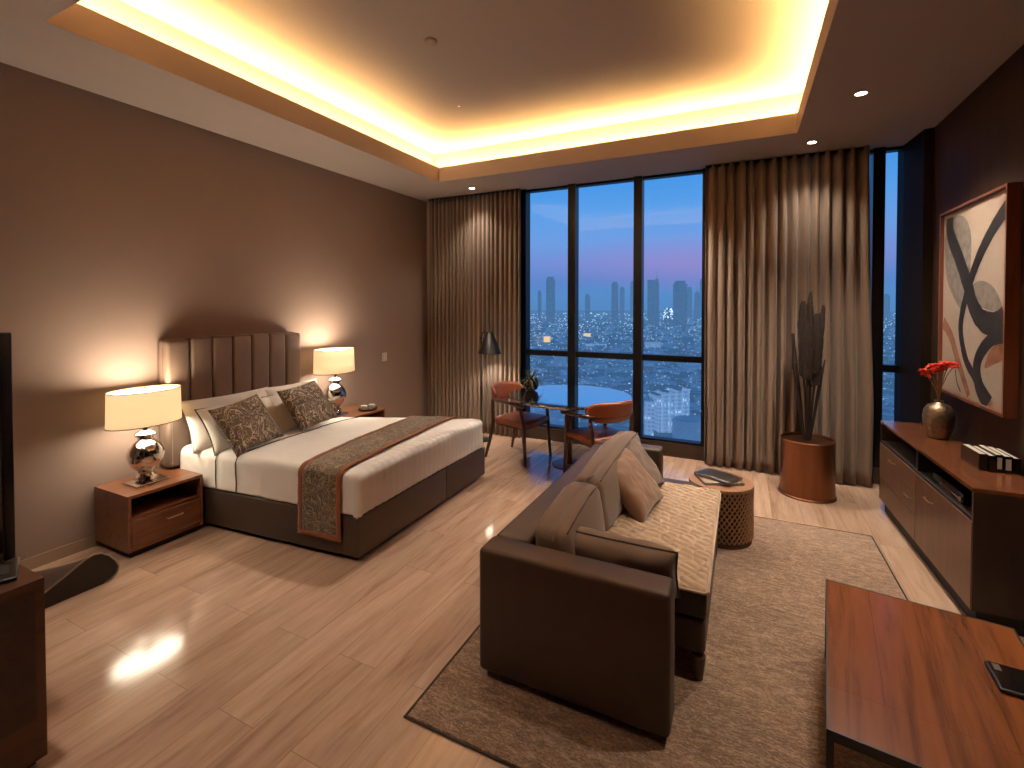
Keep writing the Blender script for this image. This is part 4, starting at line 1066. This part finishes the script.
for (pts, w_, lab) in (([(645, 760), (665, 790), (690, 860), (712, 960)], 11, 'wide pale curved road sweeping right below the crossbar'), ([(640, 560), (668, 620), (700, 720), (720, 820)], 6, 'narrower pale road curving behind the apartment slab')):
    cpts = spline([at_u(u, d) for u, d in pts]); vs_ = []
    for i, (px, py) in enumerate(cpts):
        a, b_ = cpts[max(0, i - 1)], cpts[min(len(cpts) - 1, i + 1)]; d = Vector((b_[0] - a[0], b_[1] - a[1])).normalized()
        vs_ += [(px - d.y * w_, py + d.x * w_, CZ + 7), (px + d.y * w_, py - d.x * w_, CZ + 7)]
    o = MB().add(vs_, [(2 * i, 2 * i + 1, 2 * i + 3, 2 * i + 2) for i in range(len(cpts) - 1)]).build('elevated_road', M['road'], smooth=False)
    solid(o, 1.5, -1); tag(o, lab, 'road')

# ------------------------------------------------------------------ world: dusk sky
wd = bpy.data.worlds.new('dusk'); scene.world = wd; wd.use_nodes = True; nt = wd.node_tree; nt.nodes.clear()
def wn(ty): return nt.nodes.new(ty)
tc = wn('ShaderNodeTexCoord'); sep = wn('ShaderNodeSeparateXYZ'); nt.links.new(tc.outputs['Generated'], sep.inputs[0])
rp = wn('ShaderNodeValToRGB'); e = rp.color_ramp.elements
stops = [(0, col(84, 134, 188)), (.02, col(86, 138, 194)), (.05, col(92, 132, 196)), (.085, col(112, 140, 206)), (.13, col(110, 154, 218)), (.19, col(90, 156, 224)), (.26, col(66, 146, 222)), (.45, col(36, 92, 170)), (1, col(20, 48, 104))]
e[0].position = 0; e[0].color = stops[0][1]; e[1].position = 1; e[1].color = stops[-1][1]
for p, c_ in stops[1:-1]: k_ = e.new(p); k_.color = c_
nz = wn('ShaderNodeTexNoise'); nz.inputs['Scale'].default_value = 2.2; nt.links.new(tc.outputs['Generated'], nz.inputs['Vector'])
ad = wn('ShaderNodeMath'); ad.operation = 'MULTIPLY_ADD'; nt.links.new(nz.outputs['Fac'], ad.inputs[0]); ad.inputs[1].default_value = .03
ad2 = wn('ShaderNodeMath'); ad2.operation = 'SUBTRACT'; nt.links.new(sep.outputs['Z'], ad2.inputs[0]); ad2.inputs[1].default_value = .015
nt.links.new(ad2.outputs[0], ad.inputs[2]); nt.links.new(ad.outputs[0], rp.inputs[0])
dt = wn('ShaderNodeVectorMath'); dt.operation = 'DISTANCE'; nt.links.new(tc.outputs['Generated'], dt.inputs[0]); dt.inputs[1].default_value = (-.11, .99, .085)
sc2 = wn('ShaderNodeVectorMath'); sc2.operation = 'MULTIPLY'; nt.links.new(tc.outputs['Generated'], sc2.inputs[0]); sc2.inputs[1].default_value = (1, 1, 5.5); nt.links.new(sc2.outputs[0], dt.inputs[0]); dt.inputs[1].default_value = (-.06, .99, .085 * 5.5)
mrp = wn('ShaderNodeMapRange'); mrp.inputs['From Min'].default_value = .05; mrp.inputs['From Max'].default_value = .34; mrp.inputs['To Min'].default_value = .38; mrp.inputs['To Max'].default_value = 0; nt.links.new(dt.outputs['Value'], mrp.inputs['Value'])
pk = wn('ShaderNodeMix'); pk.data_type = 'RGBA'; nt.links.new(mrp.outputs[0], pk.inputs[0]); nt.links.new(rp.outputs[0], pk.inputs[6]); pk.inputs[7].default_value = col(178, 132, 190)
bg = wn('ShaderNodeBackground'); nt.links.new(pk.outputs[2], bg.inputs[0]); bg.inputs[1].default_value = 1.0
wo = wn('ShaderNodeOutputWorld'); nt.links.new(bg.outputs[0], wo.inputs[0])

# ------------------------------------------------------------------ camera, colour
cd = bpy.data.cameras.new('camera'); cam = bpy.data.objects.new('camera', cd); C.objects.link(cam); scene.camera = cam
cam.location = (0, 0, 1.85); cam.rotation_euler = (R(90 - 1.071), 0, R(25.94))
cd.sensor_fit = 'HORIZONTAL'; cd.sensor_width = 36; cd.lens = 476.277 / 1024 * 36; cd.shift_y = -(384 - 315.276) / 1024
cd.clip_start = .02; cd.clip_end = 30000
scene.view_settings.view_transform = 'Standard'; scene.view_settings.look = 'None'; scene.view_settings.exposure = .22
scene.cycles.use_denoising = True
scene.cycles.max_bounces = 8; scene.cycles.diffuse_bounces = 4; scene.cycles.sample_clamp_indirect = 4; scene.cycles.caustics_reflective = False; scene.cycles.caustics_refractive = False
